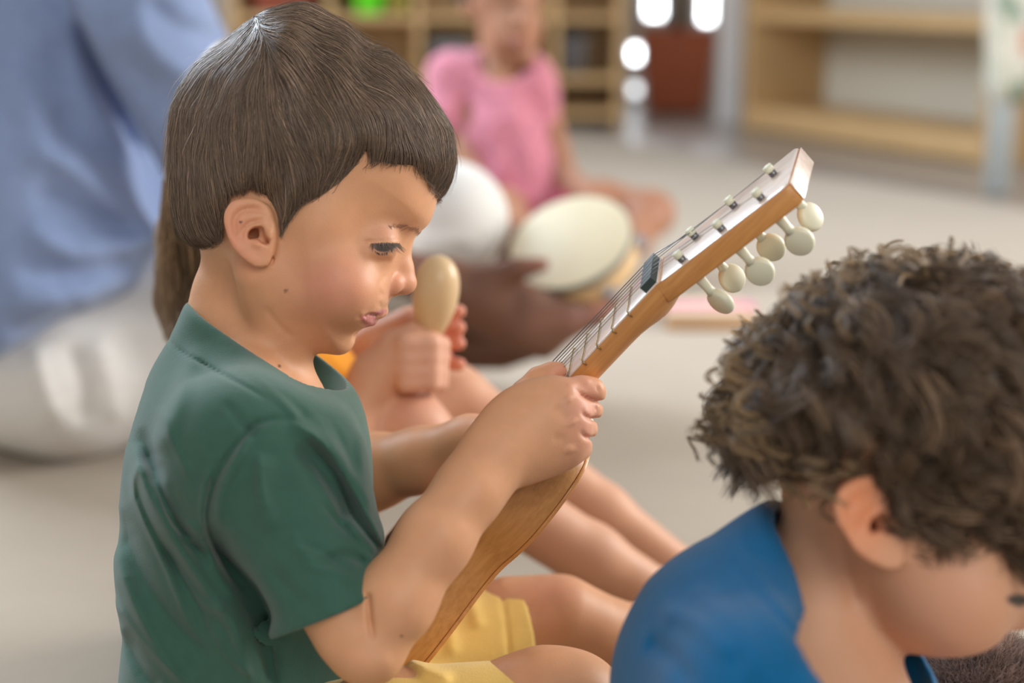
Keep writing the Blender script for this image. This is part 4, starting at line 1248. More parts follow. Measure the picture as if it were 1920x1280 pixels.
    for k in range(6):
        t = math.radians(20 + 60 * k)
        dr = TU * math.cos(t) + TV * math.sin(t); tg = -TU * math.sin(t) + TV * math.cos(t)
        c = TCw + dr * (R_ + .003) - TN * .026
        for s in (-1, 1):
            V = []; n = 24
            for (r, h) in ((.001, .0025), (.006, .0022), (.0115, .0), (.0115, .0006), (.006, .003), (.001, .0033)):
                V += [c + TN * (s * (.0012 + h)) + (dr * math.cos(a) + tg * math.sin(a)) * r for a in np.linspace(0, 2 * math.pi, n, endpoint=False)]
            Fc = [(i * n + q, i * n + (q + 1) % n, (i + 1) * n + (q + 1) % n, (i + 1) * n + q) for i in range(5) for q in range(n)]
            recalc(link_mesh('jingle', np.array(V), Fc, jm, tb))

# ---- the child in pink
if True:
    PD = 3.05
    S = Shape()
    S.u(ell(c3(945, -15, PD), (.072, .088, .075)), 0)
    S.u(ell(c3(968, 55, PD - .03), (.050, .058, .052)), .03)
    S.u(ell(c3(985, 110, PD - .045), (.020, .016, .020)), .02)
    S.u(ell(c3(982, 38, PD - .085), (.010, .014, .013)), .010)
    for (x, y) in ((957, 8), (1004, 12)): S.s(ell(c3(x, y, PD - .08), (.014, .007, .012)), .008)
    S.u(ell(c3(875, 12, PD - .01), (.012, .022, .012)), .006)
    S.s(cone(c3(955, 76, PD - .088), c3(985, 78, PD - .088), .003, .003), .003)
    S.u(cone(c3(957, 72, PD - .080), c3(985, 74, PD - .082), .005, .005), .005)
    S.u(cone(c3(960, 83, PD - .080), c3(982, 84, PD - .080), .006, .006), .005)
    S.chain([(935, 70, PD, 36), (935, 125, PD, 34), (935, 160, PD, 44)], .02)
    S.chain([(930, 210, PD, 75), (950, 320, PD, 78), (970, 400, PD, 90)], .03, .8)
    S.chain([(845, 150, PD, 32), (862, 230, PD - .02, 26), (880, 320, PD - .06, 24), (930, 390, PD - .16, 20), (985, 440, PD - .2, 17)], .02)
    S.chain([(1012, 165, PD, 32), (1032, 240, PD, 26), (1060, 330, PD - .05, 23), (1110, 370, PD - .12, 19)], .02)
    for dx, dy in ((18, 4), (20, 12), (16, 20)): S.chain([(1110, 370, PD - .12, 14), (1110 + dx + 12, 370 + dy, PD - .14, 8)], .005)
    # crossed legs
    S.chain([(930, 410, PD, 52), (940, 400, PD - .22, 44), (960, 440, PD - .32, 38), (1060, 480, PD - .30, 28), (1160, 480, PD - .25, 24)], .03, 1, .03)
    S.chain([(990, 410, PD, 50), (1130, 385, PD - .05, 42), (1222, 400, PD - .08, 38), (1190, 450, PD - .16, 28), (1120, 490, PD - .25, 22), (1060, 500, PD - .3, 20)], .03, 1, .03)
    V, Q = body_from(S, (-.22, -.05, 2.55), (.36, .80, 3.25), .006)
    tint = skin_color(V, SKIN4, [(c3(935, 130, PD - .05), (.05, .04, .06), (.36, .17, .09), .6), (c3(970, 78, PD - .085), (.020, .009, .02), (.36, .12, .11), 1)] + [(c3(x, y, PD - .075), (.016, .008, .02), (.05, .03, .02), 1) for (x, y) in ((957, 8), (1004, 12))])
    pink = link_mesh('person', grounded(to_world(V)), Q, M['skin_far'], None, True, tint, origin=tuple(wp(960, 500, PD)[:2]) + (0.0,))
    tag(pink, 'child in a pink lace top sitting on the carpet in the background', 'person')
    T = Shape()
    T.chain([(925, 175, PD, 70), (935, 250, PD, 84), (965, 340, PD, 92), (975, 372, PD, 95)], .03, .85, .03)
    T.chain([(880, 140, PD, 46), (990, 140, PD, 46)], .03)
    T.chain([(845, 140, PD, 45), (845, 225, PD - .02, 42)], .02)
    T.chain([(1008, 155, PD, 40), (1022, 225, PD, 33)], .02)
    T.s(ell(c3(948, 118, PD - .04), (.048, .040, .07)), .01)
    T.s(cone(c3(935, 470, PD), c3(1010, 470, PD), .075, .075, 1.6), .01)
    T.d(folds([([(860, 190), (900, 260), (930, 340)], -9, 12), ([(960, 200), (985, 280), (1000, 350)], 6, 14), ([(900, 200), (930, 260), (960, 350)], 6, 12)]))
    T.d(ridge_noise(60, .004, 51)); T.d(ridge_noise(140, .002, 52))
    V, Q = body_from(T, (-.24, .20, 2.75), (.18, .60, 3.25), .006)
    M['pink'] = mat('pink_lace', srgb(202, 126, 142), rough=.85, spec=.15, sheen=.3, var=.22, var_scale=70)
    link_mesh('lace_top', to_world(V), Q, M['pink'], pink)
    K = Shape()
    K.chain([(930, 410, PD, 66), (990, 405, PD, 66)], .03)
    K.chain([(990, 405, PD, 58), (1090, 384, PD - .04, 50)], .03)
    K.chain([(930, 410, PD, 58), (940, 402, PD - .13, 52)], .03)
    V, Q = body_from(K, (-.16, .12, 2.7), (.22, .36, 3.2), .007)
    link_mesh('shorts', to_world(V), Q, mat('rose_shorts', srgb(196, 96, 120), rough=.9), pink)
    H = Shape(); H.u(ell(c3(925, -45, PD + .02), (.086, .090, .086)), 0); H.s(ell(c3(975, 45, PD - .09), (.075, .085, .085)), .01)
    H.d(ridge_noise(110, .004, 53))
    V, Q = body_from(H, (-.16, .60, 2.9), (.10, .82, 3.2), .006)
    link_mesh('hair', to_world(V), Q, mat('dark_brown_hair', (.045, .028, .018), rough=.5), pink)

# ---- the curly boy in blue, close on the right
if True:
    BD = .79
    S = Shape()
    bp = [(1440, 790), (1462, 690), (1530, 605), (1630, 555), (1760, 540), (1890, 575), (2000, 650), (2070, 770), (2085, 900), (2050, 1010), (2005, 1075), (1975, 1105), (1962, 1135), (1952, 1162), (1925, 1177), (1890, 1180), (1868, 1186),
          (1838, 1208), (1785, 1224), (1730, 1219), (1672, 1192), (1626, 1155), (1590, 1100), (1540, 1020), (1480, 930)]
    S.u(profile_mass(bp, BD, [(1700, 750, .073, .085), (1550, 800, .072, .085), (1900, 750, .068, .085), (1640, 980, .064, .06), (1760, 1080, .060, .06), (1700, 1150, .052, .045), (1800, 1180, .048, .04), (1930, 1100, .045, .055), (1940, 1160, .018, .03), (2000, 900, .06, .08), (1500, 920, .055, .06)]), 0)
    S.u(ell(c3(1790, 1110, BD - .036), (.026, .022, .024)), .02)
    S.chain([(1610, 930, BD, 120), (1540, 1050, BD, 104), (1510, 1180, BD, 118), (1530, 1330, BD, 150)], .012, .95)
    S.chain([(1490, 1420, BD, 215), (1470, 1700, BD + .02, 235), (1480, 1880, BD + .03, 235)], .04, 1.15, .03)
    S.chain([(1430, 1330, BD - .09, 105), (1560, 1600, BD - .10, 90), (1760, 1560, BD - .06, 74), (1900, 1480, BD, 60), (1960, 1440, BD + .03, 52)], .02)
    S.chain([(1500, 1320, BD + .10, 105), (1620, 1560, BD + .12, 90), (1800, 1500, BD + .10, 74), (1900, 1420, BD + .08, 58)], .02)
    for (bx, by, bz) in ((1960, 1440, BD + .03), (1900, 1420, BD + .08)):
        for q in range(4): S.chain([(bx, by, bz, 42), (bx + 50 + 6 * q, by - 30 + 22 * q, bz, 22), (bx + 80 + 4 * q, by - 5 + 22 * q, bz + .01, 17)], .005)
        S.chain([(bx, by, bz, 36), (bx + 30, by - 50, bz - .01, 22), (bx + 60, by - 60, bz - .01, 18)], .005)
    S.chain([(1480, 1900, BD - .06, 190), (1900, 1800, BD - .08, 130), (2200, 1760, BD - .02, 95), (2300, 1990, BD + .04, 60)], .03)
    S.chain([(1500, 1900, BD + .12, 190), (1900, 1860, BD + .14, 120), (2200, 1790, BD + .16, 90), (2300, 1900, BD + .2, 60)], .03)
    ear_shape(S, 1632, 985, BD - .062, 1.16, -14, .36)
    EF, EPt = ear_relief(ear_px(1632, 985, 1.30 * .98, -14), 1.1)
    S.d(folds(EF, BD - .035)); S.d(pits(EPt, BD - .035))
    S.d(folds([([(1572, 985), (1590, 1080), (1606, 1140)], -1.6, 14), ([(1890, 1118), (1915, 1128)], -1.2, 5)], BD))
    S.d(pits([([(1885, 1116), (1905, 1110), (1935, 1116), (1940, 1128), (1915, 1136), (1895, 1130)], 1.4, 3)], BD))
    V, Q = body_from(S, (.05, -.395, .56), (.40, .045, 1.02), .0021, 0)
    x_, y_ = proj(V)
    tint = skin_color(V, (.66, .36, .22), [(c3(1610, 950, BD - .065), (.018, .028, .03), (.74, .26, .12), .9), (c3(1790, 1120, BD - .06), (.03, .03, .04), (.64, .30, .20), .5)])
    w = (np.clip(.5 - poly_sd(x_, y_, [(1885, 1120), (1905, 1112), (1935, 1118), (1938, 1130), (1912, 1138), (1893, 1131)]) / 5, 0, 1) * (V[:, 2] < BD))[:, None]
    tint = tint * (1 - w) + np.array((.04, .03, .03)) * w
    blue = link_mesh('person', grounded(to_world(V)), Q, M['skin_far'], None, True, tint, origin=tuple(wp(1480, 1950, BD)[:2]) + (0.0,))
    tag(blue, 'curly-haired boy in a blue t-shirt bowing his head in the right foreground', 'person')
    def bs():
        T = Shape()
        T.chain([(1530, 1060, BD, 140), (1500, 1170, BD, 222)], .02, 1.0, .02)
        T.chain([(1445, 1310, BD, 305), (1465, 1600, BD + .01, 290), (1480, 1800, BD + .03, 285)], .03, .98, .02)
        T.u(cone(c3(1440, 1345, BD - .065), c3(1470, 1300, BD + .075), .052, .048), .03)
        T.u(cone(c3(1430, 1330, BD - .09), c3(1530, 1530, BD - .10), .040, .040), .02)
        T.u(cone(c3(1500, 1320, BD + .10), c3(1600, 1520, BD + .12), .040, .040), .02)
        T.u(cone(c3(1560, 1300, BD + .05), c3(1640, 1310, BD + .02), .035, .030), .02)
        return T
    inner_b = bs()
    T = bs()
    db = folds([([(1230, 1150), (1300, 1160), (1380, 1240)], 3, 20), ([(1210, 1200), (1260, 1230), (1300, 1290)], -3, 18), ([(1370, 1030), (1400, 1090), (1500, 1200), (1560, 1290)], -1.2, 7), ([(1300, 1100), (1380, 1180), (1440, 1290)], 2.5, 22), ([(1390, 960), (1392, 1020), (1440, 1110), (1520, 1200)], 1.5, 10)], BD, proj, .04)
    nb = ridge_noise(40, .0014, 61)
    T.d(lambda P, d: db(P, nb(P, d)))
    e1 = c3(1700, 1270, BD) - c3(1408, 938, BD); e2 = c3(1590, 1010, BD + .055) - c3(1502, 1092, BD - .055)
    cn2 = np.cross(e1, e2); cn2 /= np.linalg.norm(cn2)
    if cn2[1] < 0: cn2 = -cn2
    cc2 = c3(1548, 1056, BD)
    T.i(lambda P: (P - cc2) @ cn2, .005)
    T.s(lambda P: np.maximum(inner_b(P) + .0055 + np.clip((-((P - cc2) @ cn2) - .004) / .014, 0, 1) * .008, -((P - cc2) @ cn2) - .07), .003)
    V, Q = body_from(T, (.03, -.33, .60), (.30, -.06, .99), .0021, 1)
    M['blue'] = mat('blue_jersey', srgb(6, 94, 142), rough=.85, spec=.15, sheen=.2, var=.05, var_scale=80, bump=.3, bump_scale=1200)
    link_mesh('t_shirt', to_world(V), Q, M['blue'], blue)
    K = Shape()
    K.chain([(1480, 1870, BD + .02, 290), (1500, 1900, BD + .02, 280)], .03, 1.2)
    K.chain([(1480, 1890, BD - .06, 210), (1800, 1820, BD - .08, 165)], .03); K.chain([(1500, 1890, BD + .12, 210), (1800, 1870, BD + .14, 150)], .03)
    V, Q = body_from(K, (.03, -.45, .58), (.32, -.24, 1.05), .005)
    wv = to_world(V); wv[:, 2] = np.maximum(wv[:, 2], .001)
    link_mesh('shorts', wv, Q, M['blue_denim'] if 'blue_denim' in M else mat('denim', srgb(96, 112, 146), rough=.9), blue)
    # curls: a dark cushion of hair with ringlets over it
    hp2 = [(1400, 790), (1425, 690), (1500, 590), (1610, 530), (1750, 510), (1900, 540), (2030, 630), (2110, 760), (2120, 900), (2070, 1000), (2000, 1040), (1930, 1045), (1860, 1028), (1780, 1018), (1700, 1010), (1660, 995), (1640, 945), (1598, 900), (1560, 872), (1500, 846), (1440, 820)]
    hm2 = profile_mass(hp2, BD, [(1700, 750, .086, .09), (1550, 800, .084, .09), (1900, 750, .080, .09), (1800, 980, .076, .05), (1500, 880, .070, .05), (1620, 890, .084, .03), (1650, 820, .089, .06)], 2.2)
    H = Shape(); H.u(hm2, 0)
    c1 = ridge_noise(110, .0022, 62)
    H.d(lambda P, d: c1(P, d))
    V, Q = body_from(H, (.09, -.14, .68), (.36, .045, .90), .0025, 0)
    M['curl'] = mat('curly_brown_hair', (.1, .062, .038), rough=.42, spec=.5, tint=True)
    bh = link_mesh('hair', to_world(V), Q, M['curl'], blue, True, np.tile(np.array((.055, .034, .022)), (len(V), 1)))
    rg = np.random.default_rng(17)
    vis = (V[:, 2] < BD + .035)
    Vv = V[vis]
    NC = 900
    root = Vv[rg.choice(len(Vv), NC)]
    d, g = grad(hm2, root)
    locks, cols = [], []
    rx, ry = proj(root)
    SPL = 34
    for i in range(NC):
        p = root[i] - g[i] * .003; nrm = g[i]
        fl = np.array([.25 if rx[i] > 1700 else (-.45 if ry[i] < 900 else -.1), -1.0, 0]) + rg.normal(0, .55, 3)
        fl -= nrm * (fl @ nrm); fl /= np.linalg.norm(fl) + 1e-6
        sd = np.cross(fl, nrm)
        Lk = rg.uniform(.020, .042) * (.4 if ry[i] > 900 else .6 if ry[i] > 790 else 1); R0 = rg.uniform(.0045, .0100); turns = rg.uniform(.5, 1.15); ph = rg.uniform(0, 6.28)
        lift = rg.uniform(.0, .006) + (.006 if rg.random() < .12 else 0)
        edge = 1.0
        t = np.linspace(0, 1, 16)
        base_l = math.exp(rg.normal(0, .28))
        for s in range(SPL):
            ph2 = ph + rg.normal(0, .20); rr = R0 * (1 + rg.normal(0, .22)); o = rg.normal(0, .0019, 3)
            ang = ph2 + turns * 6.28 * t
            env = np.minimum(1, t * 4 + .25)
            path = (p + o)[None] + fl[None] * (Lk * t)[:, None] + nrm[None] * (lift * t + .002 + rr * env * np.cos(ang) * .8)[:, None] + sd[None] * (rr * env * np.sin(ang))[:, None] + np.array([0, -.006, 0])[None] * (t * t)[:, None]
            locks.append(path); cols.append(np.array((.135, .085, .05)) * base_l * math.exp(rg.normal(0, .2)))
    # loose ringlets at the nape and temple edge
    for i in range(260):
        a = rg.random()
        e = catmull([(1390, 740), (1390, 785), (1435, 815), (1490, 838), (1560, 858), (1620, 880)], 5, False)[int(a * 25)] if i % 2 else catmull([(1370, 800), (1380, 700), (1450, 610), (1540, 545), (1640, 500), (1760, 490), (1880, 515)], 5, False)[int(a * 30)]
        p = c3(e[0] + rg.normal(0, 10), e[1] + rg.normal(0, 8), BD + rg.normal(-.01 if i % 2 else 0, .03))
        R0 = rg.uniform(.0040, .0085); turns = rg.uniform(1.0, 1.8); ph = rg.uniform(0, 6.28)
        outw = np.array([e[0] - 1740, 850 - e[1], 0.]); outw /= np.linalg.norm(outw)
        drc = np.array([rg.normal(0, .5), -1.0 + rg.normal(0, .4), rg.normal(0, .6)])
        t = np.linspace(0, 1, 20); Lk = rg.uniform(.008, .02)
        sd = np.cross(drc, [0, 0, 1.0]); sd /= np.linalg.norm(sd) + 1e-6
        lum = math.exp(rg.normal(.15, .35))
        for s in range(9):
            ang = ph + rg.normal(0, .15) + turns * 6.28 * t; rr = R0 * (1 + rg.normal(0, .1))
            path = (p + rg.normal(0, .0005, 3))[None] + drc[None] * (Lk * t)[:, None] + sd[None] * (rr * np.sin(ang))[:, None] + np.array([0, 0, 1.])[None] * (rr * .6 * np.cos(ang * 1.1))[:, None] + outw[None] * (rr * .5 * np.cos(ang))[:, None] + outw[None] * (.004 if i % 2 == 0 else -.002)
            pp = np.interp(np.linspace(0, 19, 16), np.arange(20), np.arange(20)).astype(int)
            locks.append(path[pp]); cols.append(np.array((.24, .155, .08)) * lum)
    strands('curls', np.array(locks), .00026, M['curl'], bh, .5, np.array(cols))

# ---- brown plush toy at the lower right edge
if True:
    S = Shape()
    S.u(ell(c3(1835, 1345, .93), (.052, .046, .045)), 0)
    S.u(ell(c3(1990, 1430, .95), (.06, .06, .05)), .02)
    S.u(ell(c3(1790, 1560, .93), (.055, .075, .05)), .02)
    S.u(ell(c3(1930, 1300, .965), (.018, .018, .014)), .008)
    S.u(ell(c3(1760, 1690, .90), (.03, .045, .03)), .01); S.u(ell(c3(1930, 1690, .93), (.03, .045, .03)), .01)
    S.d(ridge_noise(220, .0016, 71))
    V, Q = body_from(S, (.18, -.40, .84), (.40, -.15, 1.03), .003, 0)
    M['plush'] = mat('brown_plush', (.115, .068, .050), rough=.95, spec=.1, sheen=.4, tint=True)
    wv = to_world(V); wv[:, 2] = np.maximum(wv[:, 2], .001)
    pl = link_mesh('plush_toy', wv, Q, M['plush'], None, True, np.tile(np.array((.09, .052, .038)), (len(V), 1)), origin=tuple(wp(1860, 1600, .93)[:2]) + (0.0,))
    tag(pl, 'dark brown fluffy plush toy peeking up at the lower right edge', 'plush toy')
    rg = np.random.default_rng(19)
    vx, vy = proj(V)
    cand = V[(vx > 1690) & (vx < 1960) & (vy < 1330) & (V[:, 2] < .96)]
    n = 16000
    r0 = cand[rg.choice(len(cand), n)] + rg.normal(0, .0006, (n, 3))
    d, g = grad(S, r0)
    dr = g * .7 + rg.normal(0, .45, (n, 3)) + np.array([.1, .25, 0])
    t = np.linspace(0, 1, 5)
    cl = np.sin(r0 @ (rg.normal(size=3) * 400)) * np.sin(r0 @ (rg.normal(size=3) * 400))
    PT = r0[:, None] + dr[:, None] * (t[None, :, None] * rg.uniform(.0035, .0065, n)[:, None, None]) + rg.normal(0, .0012, (n, 1, 3)) * (t ** 2)[None, :, None]
    lum = np.exp(rg.normal(0, .3, n) + .35 * cl)[:, None]
    strands('plush_fur', PT, .00016, M['plush'], pl, .4, np.array((.25, .14, .095)) * lum)
# ------------------------------------------------------------------ the room
def fl(px, py, z=0.0):
    """point of the floor seen at a pixel"""
    p = wp(px, py, floor_D(py)); p[2] = z; return p
if True:
    M['wall'] = mat('painted_wall', srgb(196, 186, 172), rough=.9)
    M['floor'] = mat('grey_vinyl', srgb(150, 142, 136), rough=.28, spec=.5, var=.04, var_scale=6)
    M['carpet'] = mat('beige_carpet', (.365, .298, .222), rough=.97, spec=.05, sheen=.3, var=.05, var_scale=6, bump=.6, bump_scale=420, bump2=(.4, 60, .002))
    M['shelfwood'] = mat('birch_shelf', srgb(206, 172, 124), rough=.5, var=.06, var_scale=8, stretch=(1, 1, 6))
    M['white'] = mat('white_paint', srgb(232, 234, 238), rough=.4)
    def structure(o): o['kind'] = 'structure'; return o
    structure(box('floor', (-3.4, -2.4, -.1), (4.2, 8.2, -.008), M['floor']))
    WY = 7.45
    structure(box('wall_back', (-3.4, WY, -.008), (4.2, WY + .12, 2.7), M['wall']))
    structure(box('wall_left', (-3.4, -2.4, -.008), (-3.28, WY, 2.7), M['wall']))
    structure(box('wall_right', (4.08, -2.4, -.008), (4.2, WY, 2.7), M['wall']))
    # carpet, its far edge running from behind the child in pink to the right
    a_, b_ = fl(1050, 246), fl(1900, 388)
    d_ = (b_ - a_) / np.linalg.norm(b_ - a_)
    B1 = b_ + d_ * 2.0
    yl = fl(800, 240)[1]
    q = [np.array([-3.2, yl, 0]), np.array([a_[0] - .3, yl, 0]), a_ , B1, np.array([3.9, -1.2, 0]), np.array([-3.2, -1.2, 0])]
    q = [np.array([p[0], min(p[1], yl), 0]) for p in q]; nq = len(q)
    c = recalc(link_mesh('carpet', np.array([p + [0, 0, z] for z in (-.008, 0) for p in q]), [tuple(range(nq))[::-1], tuple(range(nq, 2 * nq))] + [(i, (i + 1) % nq, nq + (i + 1) % nq, nq + i) for i in range(nq)], M['carpet'], None, False, None, (0, 2, -.008)), .003)
    tag(c, 'large beige short-pile carpet everyone sits on', 'carpet')
    # window panes behind the plant, and glowing panes added for glints beside it
    def window(name, px0, px1, py0, py1, strength):
        D = WY / FV[1] if False else None
        def at(px, py):
            # point of the wall plane seen at a pixel
            r = (px - 960) / F_PX * RV + (640 - py) / F_PX * UV + FV
            return CP + r * ((WY - .001) / r[1])
        a, b = at(px0, py1), at(px1, py0)
        fr = structure(box(name, (a[0] - .03, WY - .03, a[2] - .03), (b[0] + .03, WY - .004, b[2] + .03), M['white'], None, .004))
        pane = mat(name + '_glass', (.8, .85, .9), rough=.1, emit=((.92, .97, 1.0), strength))
        p = box(name + '_pane', (a[0], WY - .036, a[2]), (b[0], WY - .030, b[2]), pane, None)
        p.name = 'glow_pane'; p.parent = fr
        p.location = Vector(p.location) - Vector(fr.location)
        return fr
    window('window_1', 1212, 1246, -260, 30, 9)
    window('window_2', 1314, 1342, -260, 40, 9)
    window('glint_slit', 1183, 1197, 88, 112, 11)  # added glowing pane standing in for a point glint beside the planter
    window('reflection_slit', 1183, 1197, 158, 176, 2.6)  # added fainter glowing pane standing in for a reflection on the floor
    g = fl(1367, 226)
    structure(box('trim_1', (g[0] - .045, g[1], -.008), (g[0] + .045, g[1] + .09, 2.7), M['white'], None, .004))
    # terracotta pot with a plant
    pc = fl(1272, 211)
    pt = thing('potted_plant', 'plant in a square terracotta planter between the two wooden shelf units', 'plant', tuple(pc))
    tm = mat('terracotta', srgb(190, 104, 70), rough=.7, var=.05, var_scale=10)
    sc_ = F_PX / floor_D(208)
    W0, W1, HP = 52 / sc_, 66 / sc_, 150 / sc_
    pts = []
    for (w, z) in ((W0, 0), (W1, HP), (W1 - .02, HP), (W1 - .03, HP - .05)):
        pts += [pc + np.array([sx * w, sy * w * .8 + W1 * .8, z]) for sx, sy in ((-1, -1), (1, -1), (1, 1), (-1, 1))]
    Fc = [(3, 2, 1, 0)] + [(k * 4 + i, k * 4 + (i + 1) % 4, k * 4 + 4 + (i + 1) % 4, k * 4 + 4 + i) for k in range(3) for i in range(4)]
    recalc(link_mesh('pot', np.array(pts), Fc, tm, pt), .012, 3)
    pm = pc + np.array([0, W1 * .8, 0])
    box_ = box('soil', tuple(pm + [-W1 + .02, -W1 * .8 + .02, HP - .07]), tuple(pm + [W1 - .02, W1 * .8 - .02, HP - .04]), mat('soil', (.03, .02, .015), rough=1)); box_.parent = pt; box_.location = Vector(box_.location) - Vector(pt.location)
    bars('stem', [([pm + [0, 0, HP - .05], pm + [.01, 0, HP + .2], pm + [-.02, .02, HP + .6]], [.03, .026, .015])], mat('bark', (.07, .045, .03), rough=.9), pt, 10)
    V, Fc = [], []
    rg = np.random.default_rng(3)
    for i in range(46):
        a = rg.uniform(0, 6.28); z = rg.uniform(.28, .85); L_ = rg.uniform(.18, .32)
        o = pm + np.array([0, 0, HP + z]); dr = np.array([math.cos(a), math.sin(a), .5]); sd = np.array([-math.sin(a), math.cos(a), 0])
        k = len(V)
        for t, w in ((0, .004), (.3, .03), (.6, .035), (1, .002)):
            p = o + dr * L_ * t - np.array([0, 0, .35 * L_ * t * t * 2]); V += [p - sd * w, p + [0, 0, .006], p + sd * w]
        for r in range(3):
            for s in range(2): Fc.append((k + r * 3 + s, k + r * 3 + s + 1, k + r * 3 + 4 + s, k + r * 3 + 3 + s))
    link_mesh('leaves', np.array(V), Fc, mat('leaf_green', (.05, .12, .03), rough=.5), pt)
    # ---- left shelf unit
    L0, L1 = fl(440, 236), fl(1165, 236)
    y0 = L0[1]; x0, x1 = L0[0], L1[0]
    sh = thing('shelf_unit', 'long pale wooden shelf unit behind the child in pink', 'shelf', ((x0 + x1) / 2, y0 + .17, -.008))
    def part_box(name, lo, hi, m, par, bev=.003):
        o = box(name, lo, hi, m, None, bev); o.parent = par; o.location = Vector(o.location) - Vector(par.location); return o
    sx = F_PX / floor_D(236)
    th = .028
    xr = lambda px: (px - 960) / sx
    for px in (440, 615, 780, 1035, 1153): part_box('side_panel', (xr(px), y0, -.008), (xr(px) + th, y0 + .34, .98), M['shelfwood'], sh)
    for z in (.03, .165, .40, .70, .96): part_box('shelf_board', (x0 + .002, y0 + .004, z), (x1 - .002, y0 + .335, z + th), M['shelfwood'], sh)
    part_box('back_panel', (x0, y0 + .335, -.008), (x1, y0 + .345, .98), mat('shelf_back', srgb(206, 178, 134), rough=.6), sh)
    def bin_(px0, px1, z0, h, col, label, cat, name, d=.2, dy=.03):
        b = thing(name, label, cat, ((xr(px0) + xr(px1)) / 2, y0 + dy + d / 2, z0))
        m = mat(name + '_plastic', col, rough=.45)
        X0, X1 = xr(px0), xr(px1); V = []
        for (ins, z) in ((.012, 0), (0, h), (.006, h), (.016, .01)):
            V += [np.array([x, y, z0 + z]) for x, y in ((X0 + ins, y0 + dy + ins), (X1 - ins, y0 + dy + ins), (X1 - ins, y0 + dy + d - ins), (X0 + ins, y0 + dy + d - ins))]
        Fc = [(3, 2, 1, 0)] + [(k * 4 + i, k * 4 + (i + 1) % 4, k * 4 + 4 + (i + 1) % 4, k * 4 + 4 + i) for k in range(3) for i in range(4)] + [(12, 13, 14, 15)]
        recalc(link_mesh('tub', np.array(V), Fc, m, b), .006, 2)
        V = [np.array([x, y, z0 + z]) for z in (h - .012, h + .002) for x, y in ((X0 - .006, y0 + dy - .006), (X1 + .006, y0 + dy - .006), (X1 + .006, y0 + dy), (X0 - .006, y0 + dy))]
        recalc(link_mesh('rim', np.array(V), [(3, 2, 1, 0), (4, 5, 6, 7)] + [(i, (i + 1) % 4, 4 + (i + 1) % 4, 4 + i) for i in range(4)], m, b), .002)
    bz = .40 + th
    bin_(666, 722, bz, .12, srgb(96, 226, 20), 'bright lime green tub on the shelf above the boy\'s hair', 'tub', 'tub')
    bin_(728, 772, bz, .10, srgb(150, 142, 60), 'olive tub next to the lime green one on the shelf', 'tub', 'tub')
    bin_(478, 590, bz, .16, srgb(140, 70, 52), 'red-brown storage box on the shelf left of the boy\'s head', 'box', 'storage_box', .26)
    bin_(812, 880, .165 + th, .13, srgb(120, 126, 134), 'grey storage box on the shelf behind the shoulder of the child in pink', 'box', 'storage_box', .24)
    bin_(1050, 1100, .165 + th, .15, srgb(112, 112, 118), 'dark grey storage box on the shelf right of the child in pink', 'box', 'storage_box', .24, .08)
    # ---- right shelf unit, turned towards the camera's left
    P0, P1 = fl(1392, 240), fl(1846, 308)
    e = (P1 - P0); Lw = np.linalg.norm(e); e /= Lw
    nb_ = np.array([-e[1], e[0], 0.0])
    if nb_[1] < 0: nb_ = -nb_
    sr = thing('shelf_unit', 'low wooden shelf unit with grey back on the right, behind the guitar head', 'shelf', tuple((P0 + P1) / 2 + nb_ * .18 + [0, 0, -.008]))
    rot = np.stack([e, nb_, np.array([0, 0, 1.0])], 1)
    def rbox(name, u0, u1, v0, v1, z0, z1, m):
        c = P0 + e * (u0 + u1) / 2 + nb_ * (v0 + v1) / 2; c[2] = (z0 + z1) / 2
        h = np.array([(u1 - u0) / 2, (v1 - v0) / 2, (z1 - z0) / 2])
        o = box(name, c - h, c + h, m, None, .003, rot)
        o.parent = sr; o.location = Vector(o.location) - Vector(sr.location); return o
    rbox('side_panel', 0, .03, 0, .36, -.008, .80, M['shelfwood']); rbox('side_panel', Lw - .03, Lw, 0, .36, -.008, .80, M['shelfwood'])
    rbox('bottom_board', .03, Lw - .03, 0, .36, .0, .085, M['shelfwood'])
    rbox('shelf_board', .03, Lw - .03, 0, .36, .405, .45, M['shelfwood']); rbox('shelf_board', 0, Lw, 0, .36, .80, .83, M['shelfwood'])
    rbox('back_panel', .0, Lw, .36, .375, -.008, .80, mat('grey_back_panel', srgb(206, 204, 192), rough=.8))
    # ---- white post with a patterned cloth at the right edge
    pb = fl(1868, 362)
    ps = thing('wrapped_post', 'white post wrapped in pale floral cloth at the top right edge', 'post', (pb[0], pb[1], 0))
    bars('post', [([pb, pb + [0, 0, 1.3]], .034)], mat('pale_post', srgb(206, 216, 218), rough=.4), ps, 24)
    cl = mat('floral_cloth', (.6, .6, .55), rough=.9)
    nt = cl.node_tree; N, L = nt.nodes, nt.links
    vo = N.new('ShaderNodeTexVoronoi'); vo.inputs['Scale'].default_value = 16
    tc = N.new('ShaderNodeTexCoord'); L.new(tc.outputs['Object'], vo.inputs['Vector'])
    cr = N.new('ShaderNodeValToRGB'); cr.color_ramp.interpolation = 'CONSTANT'
    els = cr.color_ramp.elements
    els[0].position = 0; els[0].color = (*srgb(206, 206, 190), 1); els[1].position = .35; els[1].color = (*srgb(150, 164, 146), 1)
    for p_, c_ in ((.55, srgb(220, 216, 202)), (.75, srgb(206, 160, 140)), (.85, srgb(214, 208, 192))):
        x = els.new(p_); x.color = (*c_, 1)
    sp = N.new('ShaderNodeSeparateColor'); L.new(vo.outputs['Color'], sp.inputs[0]); L.new(sp.outputs[0], cr.inputs['Fac']); L.new(cr.outputs['Color'], N['Principled BSDF'].inputs['Base Color'])
    V, Fc = [], []
    n = 40
    zs = [.245, .30, .42, .6, .9, 1.3]
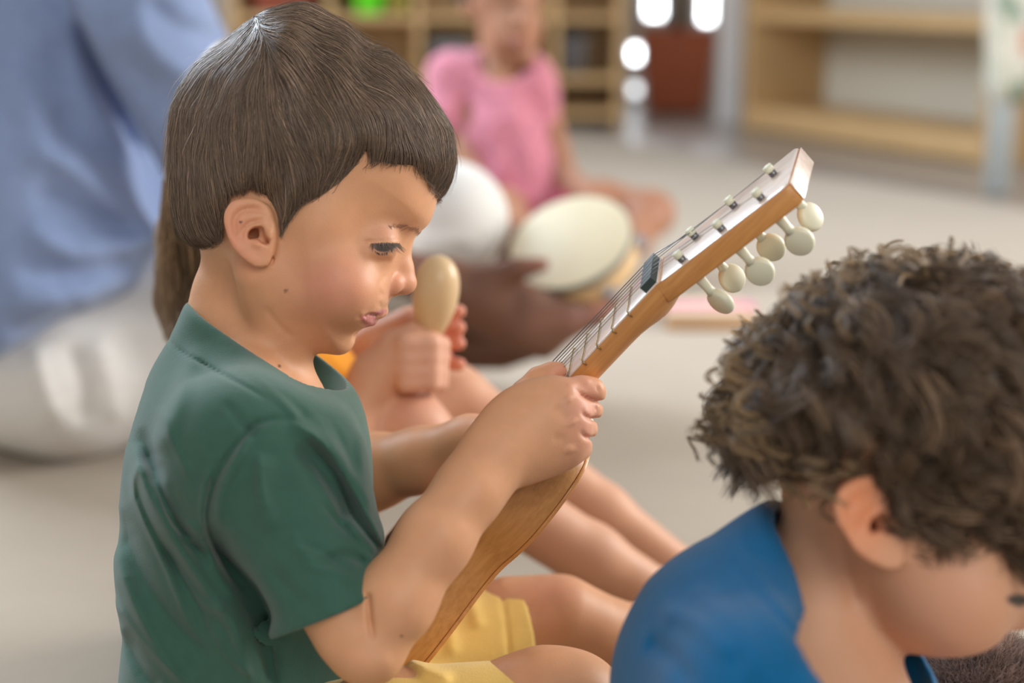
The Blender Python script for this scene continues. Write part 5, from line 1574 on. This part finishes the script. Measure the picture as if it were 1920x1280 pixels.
    for k, z in enumerate(zs):
        for i in range(n):
            a = 2 * math.pi * i / n; r = (.045 + .016 * k / 2 * (1 if k < 3 else 1)) + .010 * math.sin(5 * a + k * .4)
            V.append(pb + [r * math.cos(a) + .012, r * math.sin(a), z])
    Fc = [(k * n + i, k * n + (i + 1) % n, (k + 1) * n + (i + 1) % n, (k + 1) * n + i) for k in range(len(zs) - 1) for i in range(n)]
    o = link_mesh('cloth', np.array(V), Fc, cl, ps); md = o.modifiers.new('thick', 'SOLIDIFY'); md.thickness = .003
    # ---- toy chime with a pink bar on the carpet
    c0 = fl(1248, 620); c1 = fl(1420, 620)
    xy = thing('toy_chime', 'flat wooden toy chime with a pink bar lying on the carpet below the tuning pegs', 'toy', ((c0[0] + c1[0]) / 2, c0[1] + .07, 0))
    lw = mat('pale_toy_wood', srgb(232, 206, 178), rough=.5)
    X0, X1, Y0 = c0[0], c1[0], c0[1]
    for y in (0, .115): part_box('rail', (X0, Y0 + y, 0), (X1, Y0 + y + .014, .016), mat('toy_rail', srgb(206, 160, 112), rough=.5), xy, .002)
    part_box('wooden_bar', (X0 + .003, Y0 + .002, .016), (X1 - .004, Y0 + .036, .030), lw, xy, .003)
    part_box('pink_bar', (X0 + .005, Y0 + .042, .016), (X1 + .004, Y0 + .078, .034), mat('pink_lacquer', srgb(236, 150, 178), rough=.35), xy, .003)
    part_box('yellow_bar', (X0 + .010, Y0 + .086, .016), (X1 - .012, Y0 + .118, .030), mat('yellow_lacquer', srgb(240, 224, 170), rough=.35), xy, .003)
# ------------------------------------------------------------------ close the pin holes left where meshing blocks meet
import bmesh
for o_ in list(bpy.data.objects):
    if o_.type != 'MESH' or o_.name.split('.')[0] not in ('person', 't_shirt', 'shirt', 'trousers', 'shorts', 'lace_top'): continue
    me_ = o_.data
    ek = np.zeros(len(me_.loops), np.int32); me_.loops.foreach_get('edge_index', ek)
    if (np.bincount(ek, minlength=len(me_.edges)) == 1).any():
        bm_ = bmesh.new(); bm_.from_mesh(me_)
        r_ = bmesh.ops.holes_fill(bm_, edges=[e for e in bm_.edges if len(e.link_faces) == 1], sides=60)
        for f_ in r_['faces']: f_.smooth = True
        bmesh.ops.recalc_face_normals(bm_, faces=r_['faces'])
        bm_.to_mesh(me_); bm_.free()
